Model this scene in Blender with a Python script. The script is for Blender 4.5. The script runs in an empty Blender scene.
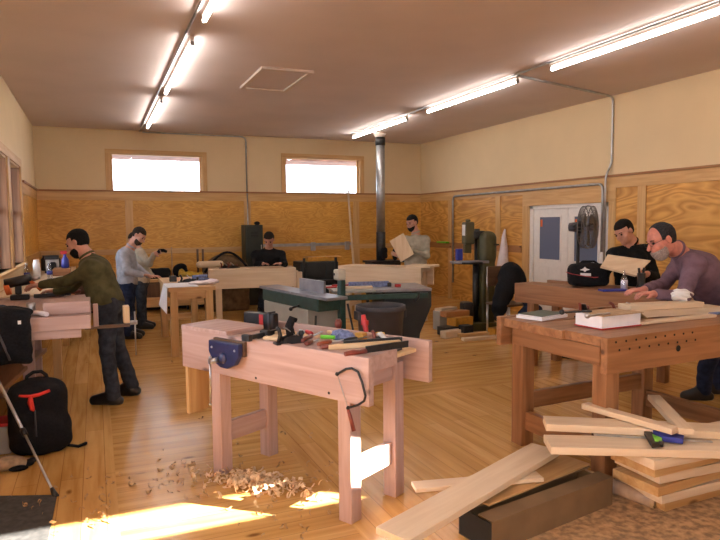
import bpy, bmesh, math, random
import numpy as np
from mathutils import Vector, Matrix
random.seed(7)
SC=bpy.context.scene; COL=SC.collection
V=Vector; PI=math.pi
# ------------------------------------------------------------------ camera
F_,YAW,PITCH,ROLL=619.458,0.402235,0.0745215,-0.0089741
CAM=V((0,0,1.6))
_d=V((math.sin(YAW)*math.cos(PITCH),math.cos(YAW)*math.cos(PITCH),-math.sin(PITCH)))
_r=_d.cross(V((0,0,1))).normalized(); _u=_r.cross(_d)
_R=_r*math.cos(ROLL)+_u*math.sin(ROLL); _U=-_r*math.sin(ROLL)+_u*math.cos(ROLL)
def ray(px,py): return _d+_R*((px-360)/F_)-_U*((py-270)/F_)
def PZ(px,py,h):
    r=ray(px,py); return CAM+r*((h-1.6)/r.z)
def PX(px,py,X):
    r=ray(px,py); return CAM+r*(X/r.x)
def PY(px,py,Y):
    r=ray(px,py); return CAM+r*(Y/r.y)
def PD(px,py,d): return CAM+ray(px,py)*d
def PP(px,py,o,n):
    r=ray(px,py); return CAM+r*((V(o)-CAM).dot(V(n))/r.dot(V(n)))
# room
K=.75
XL,XR,YB,HC,LEDGE=-1.298*K,9.257*K,16.92*K,1.6+2.413*K,1.6+.9*K
YF=-.5
# ------------------------------------------------------------------ materials
MATS={}
def new(name):
    m=bpy.data.materials.new(name); m.use_nodes=True; MATS[name]=m
    nt=m.node_tree; b=nt.nodes['Principled BSDF']; return m,nt,b
def N(nt,t,**kw):
    n=nt.nodes.new(t)
    for k,v in kw.items():
        if k in n.inputs: n.inputs[k].default_value=v
        else: setattr(n,k,v)
    return n
def ramp(nt,stops):
    n=nt.nodes.new('ShaderNodeValToRGB'); e=n.color_ramp.elements
    while len(e)<len(stops): e.new(.5)
    for i,(p,c) in enumerate(stops): e[i].position=p; e[i].color=(*c,1)
    return n
def plain(name,c,rough=.6,metal=0,noise=.12,scale=18,bump=0,spec=.5):
    m,nt,b=new(name); L=nt.links
    tc=N(nt,'ShaderNodeTexCoord'); no=N(nt,'ShaderNodeTexNoise',Scale=scale,Detail=4)
    L.new(tc.outputs['Object'],no.inputs['Vector'])
    lo=tuple(x*(1-noise) for x in c); hi=tuple(min(1,x*(1+noise)) for x in c)
    r=ramp(nt,[(.35,lo),(.65,hi)]); L.new(no.outputs['Fac'],r.inputs[0]); L.new(r.outputs[0],b.inputs['Base Color'])
    b.inputs['Roughness'].default_value=rough; b.inputs['Metallic'].default_value=metal
    b.inputs['Specular IOR Level'].default_value=spec
    if bump:
        bp=N(nt,'ShaderNodeBump',Strength=bump,Distance=.01); L.new(no.outputs['Fac'],bp.inputs['Height']); L.new(bp.outputs[0],b.inputs['Normal'])
    return m
def wood(name,c1,c2,axis=0,rough=.5,scale=1.0,knots=True,dark=None):
    m,nt,b=new(name); L=nt.links
    tc=N(nt,'ShaderNodeTexCoord'); mp=N(nt,'ShaderNodeMapping')
    s=[22*scale]*3; s[axis]=1.6*scale; mp.inputs['Scale'].default_value=s
    oi=N(nt,'ShaderNodeObjectInfo'); ad=N(nt,'ShaderNodeVectorMath',operation='ADD')
    cx=N(nt,'ShaderNodeCombineXYZ'); mu=N(nt,'ShaderNodeMath',operation='MULTIPLY'); mu.inputs[1].default_value=37
    L.new(oi.outputs['Random'],mu.inputs[0]); [L.new(mu.outputs[0],cx.inputs[i]) for i in range(3)]
    L.new(tc.outputs['Object'],mp.inputs['Vector']); L.new(mp.outputs[0],ad.inputs[0]); L.new(cx.outputs[0],ad.inputs[1])
    no=N(nt,'ShaderNodeTexNoise',Scale=1,Detail=5,Distortion=.6); L.new(ad.outputs[0],no.inputs['Vector'])
    r=ramp(nt,[(.3,c2),(.5,tuple((a+b_)/2 for a,b_ in zip(c1,c2))),(.68,c1)]); L.new(no.outputs['Fac'],r.inputs[0])
    out=r.outputs[0]
    if knots:
        mp2=N(nt,'ShaderNodeMapping'); s=[5*scale]*3; s[axis]=2.2*scale; mp2.inputs['Scale'].default_value=s
        ad2=N(nt,'ShaderNodeVectorMath',operation='ADD'); L.new(tc.outputs['Object'],mp2.inputs['Vector']); L.new(mp2.outputs[0],ad2.inputs[0]); L.new(cx.outputs[0],ad2.inputs[1])
        vo=N(nt,'ShaderNodeTexVoronoi',Scale=1); L.new(ad2.outputs[0],vo.inputs['Vector'])
        r2=ramp(nt,[(.05,tuple(x*.35 for x in c2)),(.12,(1,1,1))]); L.new(vo.outputs['Distance'],r2.inputs[0])
        mx=N(nt,'ShaderNodeMix',data_type='RGBA',blend_type='MULTIPLY'); mx.inputs['Factor'].default_value=.8
        L.new(out,mx.inputs[6]); L.new(r2.outputs[0],mx.inputs[7]); out=mx.outputs[2]
    L.new(out,b.inputs['Base Color']); b.inputs['Roughness'].default_value=rough
    return m
def wood3(name,c1,c2,**kw):
    for i,a in enumerate('xyz'): wood(name+'_'+a,c1,c2,i,**kw)
wood3('fir',(.49,.34,.305),(.37,.235,.20))              # mid bench pinkish fir
wood3('maple',(.74,.55,.33),(.62,.42,.22),knots=False)
wood3('oldfir',(.36,.17,.075),(.20,.085,.032),rough=.45)
wood3('pine',(.60,.38,.17),(.46,.25,.09))
wood3('trimfir',(.66,.41,.18),(.52,.29,.10),knots=False)
wood3('redfir',(.40,.19,.07),(.30,.12,.04))
wood3('board',(.72,.57,.40),(.62,.46,.30),knots=False,rough=.6)
wood3('darkwood',(.16,.08,.04),(.09,.045,.02))
plain('paint_cream',(.72,.56,.34),.85,noise=.02,scale=2)
plain('ceiling',(.68,.59,.58),.9,noise=.03,scale=1.5)
plain('hatch_white',(.64,.54,.48),.7,noise=.03)
plain('door_white',(.80,.76,.72),.45,noise=.03)
plain('black_plastic',(.008,.008,.010),.35,noise=.2)
plain('black_fabric',(.008,.008,.010),.9,noise=.3,scale=60,bump=.3,spec=.2)
plain('black_knit',(.010,.010,.011),.95,noise=.3,scale=80,bump=.2,spec=.15)
plain('olive_cloth',(.075,.066,.028),.9,noise=.25,scale=14,bump=.3,spec=.2)
plain('greyblue_cloth',(.30,.30,.33),.9,noise=.15,scale=14,bump=.3,spec=.2)
plain('beige_cloth',(.40,.34,.26),.9,noise=.12,scale=14,bump=.3,spec=.2)
plain('sage_cloth',(.36,.33,.26),.9,noise=.12,scale=14,bump=.3,spec=.2)
plain('purple_cloth',(.155,.095,.125),.9,noise=.16,scale=16,bump=.35,spec=.2)
plain('denim',(.032,.038,.052),.9,noise=.3,scale=22,bump=.3,spec=.2)
plain('denim_blue',(.018,.026,.060),.9,noise=.3,scale=22,bump=.3,spec=.2)
plain('skin',(.50,.24,.165),.55,noise=.1,scale=30)
plain('skin_red',(.52,.20,.145),.55,noise=.12,scale=30)
plain('hair_dark',(.010,.008,.007),.8,spec=.15,noise=.5,scale=120,bump=.6)
plain('hair_brown',(.024,.014,.009),.8,spec=.15,noise=.5,scale=120,bump=.6)
plain('hair_grey',(.028,.026,.028),.8,spec=.15,noise=.6,scale=120,bump=.6)
plain('beard_white',(.30,.25,.23),.9,spec=.15,noise=.25,scale=120,bump=.6)
plain('eye_dark',(.02,.015,.012),.2,noise=0)
plain('steel',(.45,.45,.46),.35,1,noise=.15)
plain('galvanized',(.42,.43,.44),.38,.8,noise=.15,scale=8)
plain('cast_iron',(.30,.30,.33),.35,.6,noise=.12,scale=8)
plain('black_iron',(.02,.02,.022),.45,.3,noise=.3)
plain('machine_green',(.022,.055,.045),.4,noise=.2)
plain('saw_dark',(.018,.022,.024),.45,noise=.2,scale=5)
plain('olive_paint',(.055,.048,.014),.5,noise=.2,scale=8)
plain('locker_green',(.020,.026,.018),.5,noise=.15,scale=6)
plain('cabinet_grey',(.33,.32,.28),.5,noise=.06,scale=5)
plain('fan_grey',(.13,.115,.105),.5,noise=.15,scale=10)
plain('bin_grey',(.045,.042,.050),.55,noise=.15,scale=10)
plain('vise_blue',(.012,.018,.075),.35,noise=.2)
plain('red_plastic',(.45,.02,.02),.4,noise=.1)
plain('red_cloth',(.55,.03,.02),.8,noise=.1)
plain('chisel_orange',(.28,.06,.02),.4,noise=.1)
plain('orange_plastic',(.62,.12,.02),.4,noise=.1)
plain('green_plastic',(.15,.55,.03),.4,noise=.1)
plain('blue_rag',(.16,.20,.36),.9,noise=.3,scale=40,bump=.4)
plain('blue_plastic',(.03,.04,.28),.4,noise=.1)
plain('yellow_plastic',(.48,.30,.02),.5,noise=.2,scale=20)
plain('amber_wood',(.5,.24,.03),.4,noise=.15)
plain('handle_red',(.16,.03,.018),.35,noise=.3,scale=30)
plain('white_plastic',(.75,.74,.73),.4,noise=.04)
plain('white_paper',(.80,.78,.80),.8,noise=.03)
plain('white_cloth',(.72,.64,.66),.9,noise=.06,scale=8,bump=.3)
plain('beige_plastic',(.45,.42,.34),.5,noise=.05)
plain('cardboard',(.17,.10,.045),.85,noise=.12,scale=6)
plain('kraft',(.44,.30,.17),.85,noise=.15,scale=20,bump=.2)
plain('leather_tan',(.32,.22,.13),.8,noise=.25,scale=25,bump=.4)
plain('brown_canvas',(.14,.085,.04),.9,noise=.35,scale=9,bump=.4)
plain('grey_mat',(.050,.048,.045),.85,noise=.3,scale=30)
plain('osb',(.36,.21,.10),.8,noise=.4,scale=24,bump=.2)
plain('shaving',(.72,.50,.30),.75,noise=.2,scale=30)
plain('shaving_dark',(.40,.24,.10),.75,noise=.2,scale=30)
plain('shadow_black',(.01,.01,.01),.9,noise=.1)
plain('eave_pink',(.55,.33,.30),.7,noise=.25,scale=4)
plain('wrap_clear',(.42,.30,.22),.22,noise=.12,scale=18)
def emis(name,c,s):
    m,nt,b=new(name); b.inputs['Emission Color'].default_value=(*c,1); b.inputs['Emission Strength'].default_value=s
    b.inputs['Base Color'].default_value=(.8,.8,.8,1); return m
emis('tube_glow',(1,.91,.83),50)
def glass(name,tint=(1,1,1),gloss=.06):
    m,nt,b=new(name); L=nt.links; out=nt.nodes['Material Output']
    t=N(nt,'ShaderNodeBsdfTransparent'); t.inputs[0].default_value=(*tint,1)
    g=N(nt,'ShaderNodeBsdfGlossy',Roughness=.03); mx=N(nt,'ShaderNodeMixShader',Fac=gloss)
    L.new(t.outputs[0],mx.inputs[1]); L.new(g.outputs[0],mx.inputs[2]); L.new(mx.outputs[0],out.inputs['Surface']); return m
glass('glass'); glass('clear_plastic',(.86,.89,.95),.18)
# frosted / dim door glass
m,nt,b=new('door_glass'); b.inputs['Base Color'].default_value=(.13,.155,.235,1); b.inputs['Roughness'].default_value=.12
# plywood: big rotary-cut wavy grain
def plywood(name,c1,c2,sx,sz,horiz):
    m,nt,b=new(name); L=nt.links
    tc=N(nt,'ShaderNodeTexCoord'); mp=N(nt,'ShaderNodeMapping')
    mp.inputs['Scale'].default_value=(sx,sx,sz) ; L.new(tc.outputs['Object'],mp.inputs['Vector'])
    oi=N(nt,'ShaderNodeObjectInfo'); mu=N(nt,'ShaderNodeMath',operation='MULTIPLY'); mu.inputs[1].default_value=23; L.new(oi.outputs['Random'],mu.inputs[0])
    cx=N(nt,'ShaderNodeCombineXYZ'); [L.new(mu.outputs[0],cx.inputs[i]) for i in range(3)]
    ad=N(nt,'ShaderNodeVectorMath',operation='ADD'); L.new(mp.outputs[0],ad.inputs[0]); L.new(cx.outputs[0],ad.inputs[1])
    no=N(nt,'ShaderNodeTexNoise',Scale=1,Detail=2.5,Roughness=.45,Distortion=.8); L.new(ad.outputs[0],no.inputs['Vector'])
    m1=N(nt,'ShaderNodeMath',operation='MULTIPLY'); m1.inputs[1].default_value=11; L.new(no.outputs['Fac'],m1.inputs[0])
    m2=N(nt,'ShaderNodeMath',operation='PINGPONG'); m2.inputs[1].default_value=.5; L.new(m1.outputs[0],m2.inputs[0])
    r=ramp(nt,[(.0,c2),(.28,tuple((a*.6+b_*.4) for a,b_ in zip(c1,c2))),(.5,c1)]); L.new(m2.outputs[0],r.inputs[0])
    n2=N(nt,'ShaderNodeTexNoise',Scale=1.3,Detail=2); L.new(tc.outputs['Object'],n2.inputs['Vector'])
    r2=ramp(nt,[(.35,(.8,.78,.75)),(.65,(1,1,1))]); L.new(n2.outputs['Fac'],r2.inputs[0])
    mx=N(nt,'ShaderNodeMix',data_type='RGBA',blend_type='MULTIPLY'); mx.inputs['Factor'].default_value=1
    L.new(r.outputs[0],mx.inputs[6]); L.new(r2.outputs[0],mx.inputs[7]); L.new(mx.outputs[2],b.inputs['Base Color'])
    b.inputs['Roughness'].default_value=.42
    return m
plywood('plywood',(.76,.41,.10),(.50,.22,.035),.7,2.6,True)
plywood('plywood_fine',(.80,.44,.09),(.62,.29,.045),1.5,6.5,True)
# floor
def floor_mat():
    m,nt,b=new('floor_planks'); L=nt.links
    tc=N(nt,'ShaderNodeTexCoord'); sp=N(nt,'ShaderNodeSeparateXYZ'); L.new(tc.outputs['Object'],sp.inputs[0])
    def grp(swap):
        cx=N(nt,'ShaderNodeCombineXYZ')
        L.new(sp.outputs['X'],cx.inputs[1 if swap else 0]); L.new(sp.outputs['Y'],cx.inputs[0 if swap else 1])
        br=N(nt,'ShaderNodeTexBrick',Scale=1,offset=.37,squash=1)
        br.inputs['Color1'].default_value=(.70,.42,.15,1); br.inputs['Color2'].default_value=(.60,.345,.105,1); br.inputs['Mortar'].default_value=(.40,.21,.07,1)
        br.inputs['Mortar Size'].default_value=.0022; br.inputs['Brick Width'].default_value=2.6; br.inputs['Row Height'].default_value=.13 ; br.inputs['Bias'].default_value=-.05
        L.new(cx.outputs[0],br.inputs['Vector'])
        mp=N(nt,'ShaderNodeMapping'); mp.inputs['Scale'].default_value=(1.1,15,1); L.new(cx.outputs[0],mp.inputs['Vector'])
        no=N(nt,'ShaderNodeTexNoise',Scale=1,Detail=5,Distortion=.5); L.new(mp.outputs[0],no.inputs['Vector'])
        r=ramp(nt,[(.3,(.72,.62,.52)),(.62,(1.0,1.0,1.0))]); L.new(no.outputs['Fac'],r.inputs[0])
        mx=N(nt,'ShaderNodeMix',data_type='RGBA',blend_type='MULTIPLY'); mx.inputs['Factor'].default_value=1
        L.new(br.outputs['Color'],mx.inputs[6]); L.new(r.outputs[0],mx.inputs[7])
        mp2=N(nt,'ShaderNodeMapping'); mp2.inputs['Scale'].default_value=(1.6,3.6,1); L.new(cx.outputs[0],mp2.inputs['Vector'])
        vo=N(nt,'ShaderNodeTexVoronoi',Scale=1); L.new(mp2.outputs[0],vo.inputs['Vector'])
        r2=ramp(nt,[(.035,(.28,.18,.12)),(.085,(1,1,1))]); L.new(vo.outputs['Distance'],r2.inputs[0])
        m3=N(nt,'ShaderNodeMix',data_type='RGBA',blend_type='MULTIPLY'); m3.inputs['Factor'].default_value=.85
        L.new(mx.outputs[2],m3.inputs[6]); L.new(r2.outputs[0],m3.inputs[7])
        return m3.outputs[2],no.outputs['Fac']
    a,na=grp(False); c,nc=grp(True)
    lt=N(nt,'ShaderNodeMath',operation='LESS_THAN'); lt.inputs[1].default_value=.06; L.new(sp.outputs['X'],lt.inputs[0])
    g1=N(nt,'ShaderNodeMath',operation='GREATER_THAN'); g1.inputs[1].default_value=1.2; L.new(sp.outputs['X'],g1.inputs[0])
    l2=N(nt,'ShaderNodeMath',operation='LESS_THAN'); l2.inputs[1].default_value=5.0; L.new(sp.outputs['Y'],l2.inputs[0])
    mu=N(nt,'ShaderNodeMath',operation='MULTIPLY'); L.new(g1.outputs[0],mu.inputs[0]); L.new(l2.outputs[0],mu.inputs[1])
    mxm=N(nt,'ShaderNodeMath',operation='MAXIMUM'); L.new(lt.outputs[0],mxm.inputs[0]); L.new(mu.outputs[0],mxm.inputs[1])
    fx=N(nt,'ShaderNodeMix',data_type='RGBA'); L.new(mxm.outputs[0],fx.inputs['Factor']); L.new(a,fx.inputs[6]); L.new(c,fx.inputs[7])
    L.new(fx.outputs[2],b.inputs['Base Color']); b.inputs['Roughness'].default_value=.22
    bp=N(nt,'ShaderNodeBump',Strength=.12,Distance=.01); L.new(na,bp.inputs['Height']); L.new(bp.outputs[0],b.inputs['Normal'])
floor_mat()
M=MATS
# ------------------------------------------------------------------ mesh builder
def rotm(rx=0,ry=0,rz=0): return (Matrix.Rotation(rz,4,'Z')@Matrix.Rotation(ry,4,'Y')@Matrix.Rotation(rx,4,'X'))
class MB:
    def __init__(s): s.bm=bmesh.new()
    def _x(s,vs,m):
        for v in vs: v.co=m@v.co
    def box(s,lo,hi,rz=0,rot=None,piv=None,bev=0):
        lo=V(lo);hi=V(hi);c=(lo+hi)/2;sz=hi-lo
        r=bmesh.ops.create_cube(s.bm,size=1); vs=r['verts']
        for v in vs: v.co=V((v.co.x*sz.x,v.co.y*sz.y,v.co.z*sz.z))
        if bev:
            es=list({e for v in vs for e in v.link_edges})
            q=bmesh.ops.bevel(s.bm,geom=es,offset=bev,segments=2,affect='EDGES',profile=.5)
            vs=list({v for f in q['faces'] for v in f.verts}|{v for v in vs if v.is_valid})
        m=Matrix.Translation(c)@(rot if rot is not None else Matrix.Rotation(rz,4,'Z'))
        s._x(vs,m); return s
    def tap(s,lo,hi,top=(1,1),shift=(0,0)):   # box tapered to top
        lo=V(lo);hi=V(hi);c=(lo+hi)/2
        r=bmesh.ops.create_cube(s.bm,size=1)
        for v in r['verts']:
            x=v.co.x*(hi.x-lo.x);y=v.co.y*(hi.y-lo.y)
            if v.co.z>0: x=x*top[0]+shift[0];y=y*top[1]+shift[1]
            v.co=V((c.x+x,c.y+y,c.z+v.co.z*(hi.z-lo.z)))
        return s
    def cyl(s,a,b,r0,r1=None,n=16,caps=True):
        a=V(a);b=V(b);r1=r0 if r1 is None else r1;d=b-a
        q=d.to_track_quat('Z','Y').to_matrix()
        ra=[];rb=[]
        for i in range(n):
            t=2*PI*i/n;o=q@V((math.cos(t),math.sin(t),0))
            ra.append(s.bm.verts.new(a+o*r0));rb.append(s.bm.verts.new(b+o*r1))
        for i in range(n):
            j=(i+1)%n;f=s.bm.faces.new((ra[i],ra[j],rb[j],rb[i]));f.smooth=True
        if caps: s.bm.faces.new(ra[::-1]);s.bm.faces.new(rb)
        return s
    def tube(s,pts,r,n=8):
        pts=[V(p) for p in pts]
        rs=r if isinstance(r,(list,tuple)) else [r]*len(pts)
        rings=[];up=None
        for i,p in enumerate(pts):
            t=(pts[min(i+1,len(pts)-1)]-pts[max(i-1,0)]).normalized()
            if up is None: up=t.orthogonal().normalized()
            up=(up-t*up.dot(t)).normalized();w=t.cross(up)
            rings.append([s.bm.verts.new(p+(up*math.cos(2*PI*k/n)+w*math.sin(2*PI*k/n))*rs[i]) for k in range(n)])
        for A,B in zip(rings,rings[1:]):
            for k in range(n):
                f=s.bm.faces.new((A[k],A[(k+1)%n],B[(k+1)%n],B[k]));f.smooth=True
        s.bm.faces.new(rings[0][::-1]);s.bm.faces.new(rings[-1]);return s
    def lathe(s,prof,o=(0,0,0),n=24,m=None):
        o=V(o);rings=[]
        for r,z in prof:
            rings.append([s.bm.verts.new(o+((m@V((r*math.cos(2*PI*k/n),r*math.sin(2*PI*k/n),z))) if m else V((r*math.cos(2*PI*k/n),r*math.sin(2*PI*k/n),z)))) for k in range(n)])
        for A,B in zip(rings,rings[1:]):
            for k in range(n):
                f=s.bm.faces.new((A[k],A[(k+1)%n],B[(k+1)%n],B[k]));f.smooth=True
        s.bm.faces.new(rings[0][::-1]);s.bm.faces.new(rings[-1]);return s
    def ball(s,c,r,rot=None,n=14):
        q=bmesh.ops.create_uvsphere(s.bm,u_segments=n,v_segments=max(6,n//2+2),radius=1)
        r=V(r) if not isinstance(r,(int,float)) else V((r,r,r))
        for v in q['verts']:
            p=V((v.co.x*r.x,v.co.y*r.y,v.co.z*r.z))
            if rot is not None: p=rot@p
            v.co=V(c)+p
            for f in v.link_faces:f.smooth=True
        return s
    def prism(s,pts,off):   # planar polygon + offset vector
        off=V(off);a=[s.bm.verts.new(V(p)) for p in pts];b=[s.bm.verts.new(V(p)+off) for p in pts]
        s.bm.faces.new(a[::-1]);s.bm.faces.new(b)
        for i in range(len(a)):
            j=(i+1)%len(a);s.bm.faces.new((a[i],a[j],b[j],b[i]))
        return s
    def build(s,name,mat,parent=None,loc=None,bev=0,rz=None,shift=None):
        bmesh.ops.recalc_face_normals(s.bm,faces=s.bm.faces[:])
        me=bpy.data.meshes.new(name)
        if shift is not None:
            for v in s.bm.verts: v.co-=V(shift)
        s.bm.to_mesh(me);s.bm.free()
        me.materials.append(M[mat]); o=bpy.data.objects.new(name,me); COL.objects.link(o)
        if parent is not None:
            o.parent=parent
        if loc is not None: o.location=loc
        if shift is not None: o.location=V(shift)
        if rz is not None: o.rotation_euler.z=rz
        if bev:
            md=o.modifiers.new('Bevel','BEVEL');md.width=bev;md.segments=2;md.limit_method='ANGLE'
        return o
def tag(o,label,cat,group=None,kind=None):
    o['label']=label;o['category']=cat
    if group:o['group']=group
    if kind:o['kind']=kind
    return o
def thing(name,label,cat,loc=(0,0,0),rz=0,group=None,rot=None):
    o=bpy.data.objects.new(name,None);COL.objects.link(o);o.location=loc;o.empty_display_size=.1
    if rot is not None:o.rotation_euler=rot
    else:o.rotation_euler=(0,0,rz)
    return tag(o,label,cat,group)
def struct(o): o['kind']='structure';return o
def solo(mb,name,mat,label,cat,base,group=None,bev=0):   # world-coordinate mesh -> thing with origin at base
    return tag(mb.build(name,mat,shift=V(base),bev=bev),label,cat,group)
def B(lo,hi,**k): return MB().box(lo,hi,**k)
def bx(name,mat,lo,hi,parent=None,bev=.003,label=None):
    o=MB().box(lo,hi).build(name,mat,parent,bev=bev)
    if label:o['label']=label
    return o
# ------------------------------------------------------------------ SDF body maker
def cap(a,b,r0,r1=None):
    a=np.array(a,float);b=np.array(b,float);r1=r0 if r1 is None else r1
    d=b-a;dd=max(d@d,1e-12)
    def f(X):
        p=X-a.astype(np.float32);t=np.clip((p@d.astype(np.float32))/dd,0,1)
        q=p-t[...,None]*d.astype(np.float32)
        return np.sqrt((q*q).sum(-1))-(r0+t*(r1-r0))
    R=max(r0,r1);return f,np.minimum(a,b)-R,np.maximum(a,b)+R
def ell(c,r,R=None):
    c=np.array(c,float);r=np.array(r,float);R=np.eye(3) if R is None else np.array(R,float)  # rows=axes
    def f(X):
        p=(X-c.astype(np.float32))@R.T.astype(np.float32)
        k=np.sqrt(((p/r)**2).sum(-1));g=np.sqrt(((p/(r*r))**2).sum(-1))+1e-6
        return k*(k-1)/g
    e=np.abs(R.T)@r;return f,c-e,c+e
def rbox(c,h,rr,R=None):
    c=np.array(c,float);h=np.array(h,float);R=np.eye(3) if R is None else np.array(R,float)
    def f(X):
        p=(X-c.astype(np.float32))@R.T.astype(np.float32);q=np.abs(p)-(h-rr)
        return np.sqrt((np.maximum(q,0)**2).sum(-1))+np.minimum(q.max(-1),0)-rr
    e=np.abs(R.T)@h;return f,c-e,c+e
def sdf_obj(name,mat,prims,h,k=.02,parent=None,subs=(),clips=(),base=None,noise=0,nf=14):
    lo=np.min([p[1] for p in prims],0)-3*h-k;hi=np.max([p[2] for p in prims],0)+3*h+k
    n=np.ceil((hi-lo)/h).astype(int)+1
    G=np.full(n,.5,np.float32)
    ax=[(lo[i]+h*np.arange(n[i])).astype(np.float32) for i in range(3)]
    def block(p,m):
        s=np.maximum(np.floor((p[1]-m-lo)/h).astype(int),0);e=np.minimum(np.ceil((p[2]+m-lo)/h).astype(int)+1,n)
        if (e<=s).any(): return None
        X=np.stack(np.meshgrid(ax[0][s[0]:e[0]],ax[1][s[1]:e[1]],ax[2][s[2]:e[2]],indexing='ij'),-1)
        return (slice(s[0],e[0]),slice(s[1],e[1]),slice(s[2],e[2])),X
    for p in prims:
        kk=p[3] if len(p)>3 else k
        q=block(p,kk+2*h)
        if q is None: continue
        sl,X=q;d=p[0](X).astype(np.float32);a=G[sl]
        w=np.maximum(kk-np.abs(a-d),0)/max(kk,1e-6);G[sl]=np.minimum(a,d)-w*w*kk*.25
    for p in subs:
        q=block(p,k+2*h)
        if q is None: continue
        sl,X=q;d=-p[0](X).astype(np.float32);a=G[sl];kk=.01
        w=np.maximum(kk-np.abs(a-d),0)/kk;G[sl]=np.maximum(a,d)+w*w*kk*.25
    if clips or noise:
        X=np.stack(np.meshgrid(*ax,indexing='ij'),-1)
        if noise:
            ph=[1.3,2.1,.7]
            w=np.sin(X[...,0]*nf+ph[0]+3*np.sin(X[...,2]*nf*.6))*np.sin(X[...,2]*nf*1.3+2*np.sin(X[...,1]*nf*.8))+.6*np.sin(X[...,1]*nf*1.7+X[...,2]*nf*2.1+X[...,0]*nf)
            G+=(noise*w).astype(np.float32)
        for c in clips: G=np.maximum(G,c(X).astype(np.float32))
    I=G<0
    c=np.zeros(n-1,np.uint8)
    for i in (0,1):
        for j in (0,1):
            for l in (0,1): c+=I[i:n[0]-1+i,j:n[1]-1+j,l:n[2]-1+l]
    act=np.argwhere((c>0)&(c<8));idx=-np.ones(n-1,np.int64);idx[tuple(act.T)]=np.arange(len(act))
    S=np.zeros((len(act),3));cnt=np.zeros(len(act))
    cor=[(i,j,l) for i in (0,1) for j in (0,1) for l in (0,1)]
    for A in cor:
        for Bc in cor:
            if sum(abs(x-y) for x,y in zip(A,Bc))==1 and A<Bc:
                va=G[tuple((act+A).T)];vb=G[tuple((act+Bc).T)];m=(va<0)!=(vb<0)
                t=np.where(m,va/(va-vb+1e-12),0);P=np.array(A)+t[:,None]*(np.array(Bc)-np.array(A))
                S[m]+=P[m];cnt[m]+=1
    P=lo+h*(act+S/cnt[:,None])
    faces=[]
    for a in range(3):
        b_,c_=(a+1)%3,(a+2)%3
        s0=[slice(0,n[i]) for i in range(3)];s1=list(s0);s0[a]=slice(0,n[a]-1);s1[a]=slice(1,n[a])
        x=I[tuple(s0)]!=I[tuple(s1)];e=np.argwhere(x)
        e=e[(e[:,b_]>0)&(e[:,c_]>0)&(e[:,b_]<n[b_]-1)&(e[:,c_]<n[c_]-1)]
        ub=np.zeros(3,int);ub[b_]=1;uc=np.zeros(3,int);uc[c_]=1
        q=np.stack([idx[tuple((e-ub-uc).T)],idx[tuple((e-uc).T)],idx[tuple(e.T)],idx[tuple((e-ub).T)]],1)
        fl=~I[tuple(e.T)];q[fl]=q[fl][:,::-1];faces.append(q)
    Fq=np.concatenate(faces)
    if base is not None:P=P-np.array(base)
    me=bpy.data.meshes.new(name);me.vertices.add(len(P));me.vertices.foreach_set('co',P.astype(np.float32).ravel())
    me.loops.add(Fq.size);me.loops.foreach_set('vertex_index',Fq.astype(np.int32).ravel())
    me.polygons.add(len(Fq));me.polygons.foreach_set('loop_start',(np.arange(len(Fq))*4).astype(np.int32))
    me.polygons.foreach_set('loop_total',np.full(len(Fq),4,np.int32)) if False else None
    me.update(calc_edges=True);me.validate()
    me.polygons.foreach_set('use_smooth',np.ones(len(me.polygons),bool))
    me.materials.append(M[mat]);o=bpy.data.objects.new(name,me);COL.objects.link(o)
    if parent is not None:o.parent=parent
    return o
#==CONTENT==
# ================================================================== ROOM
def wall(name,mat,axis,f0,f1,ur,zr,holes,parent=None):
    """slab between f0,f1 on axis ('x' or 'y'), openings (u0,u1,z0,z1)"""
    us=sorted({ur[0],ur[1]}|{h[i] for h in holes for i in (0,1)}); zs=sorted({zr[0],zr[1]}|{h[i] for h in holes for i in (2,3)})
    us=[u for u in us if ur[0]<=u<=ur[1]]; zs=[z for z in zs if zr[0]<=z<=zr[1]]
    mb=MB()
    for a,b in zip(us,us[1:]):
        for c,d in zip(zs,zs[1:]):
            uc,zc=(a+b)/2,(c+d)/2
            if any(h[0]<uc<h[1] and h[2]<zc<h[3] for h in holes): continue
            if axis=='y': mb.box((a,f0,c),(b,f1,d))
            else: mb.box((f0,a,c),(f1,b,d))
    return mb.build(name,mat,parent)
fl=struct(B((XL-.15,YF-.15,-.1),(XR+.15,YB+.15,0)).build('floor','floor_planks'))
ce=struct(wall('ceiling','ceiling','y',YF-.15,YB+.15,(XL-.15,XR+.15),(HC,HC+.12),[]))
H0=LEDGE-.03
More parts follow.
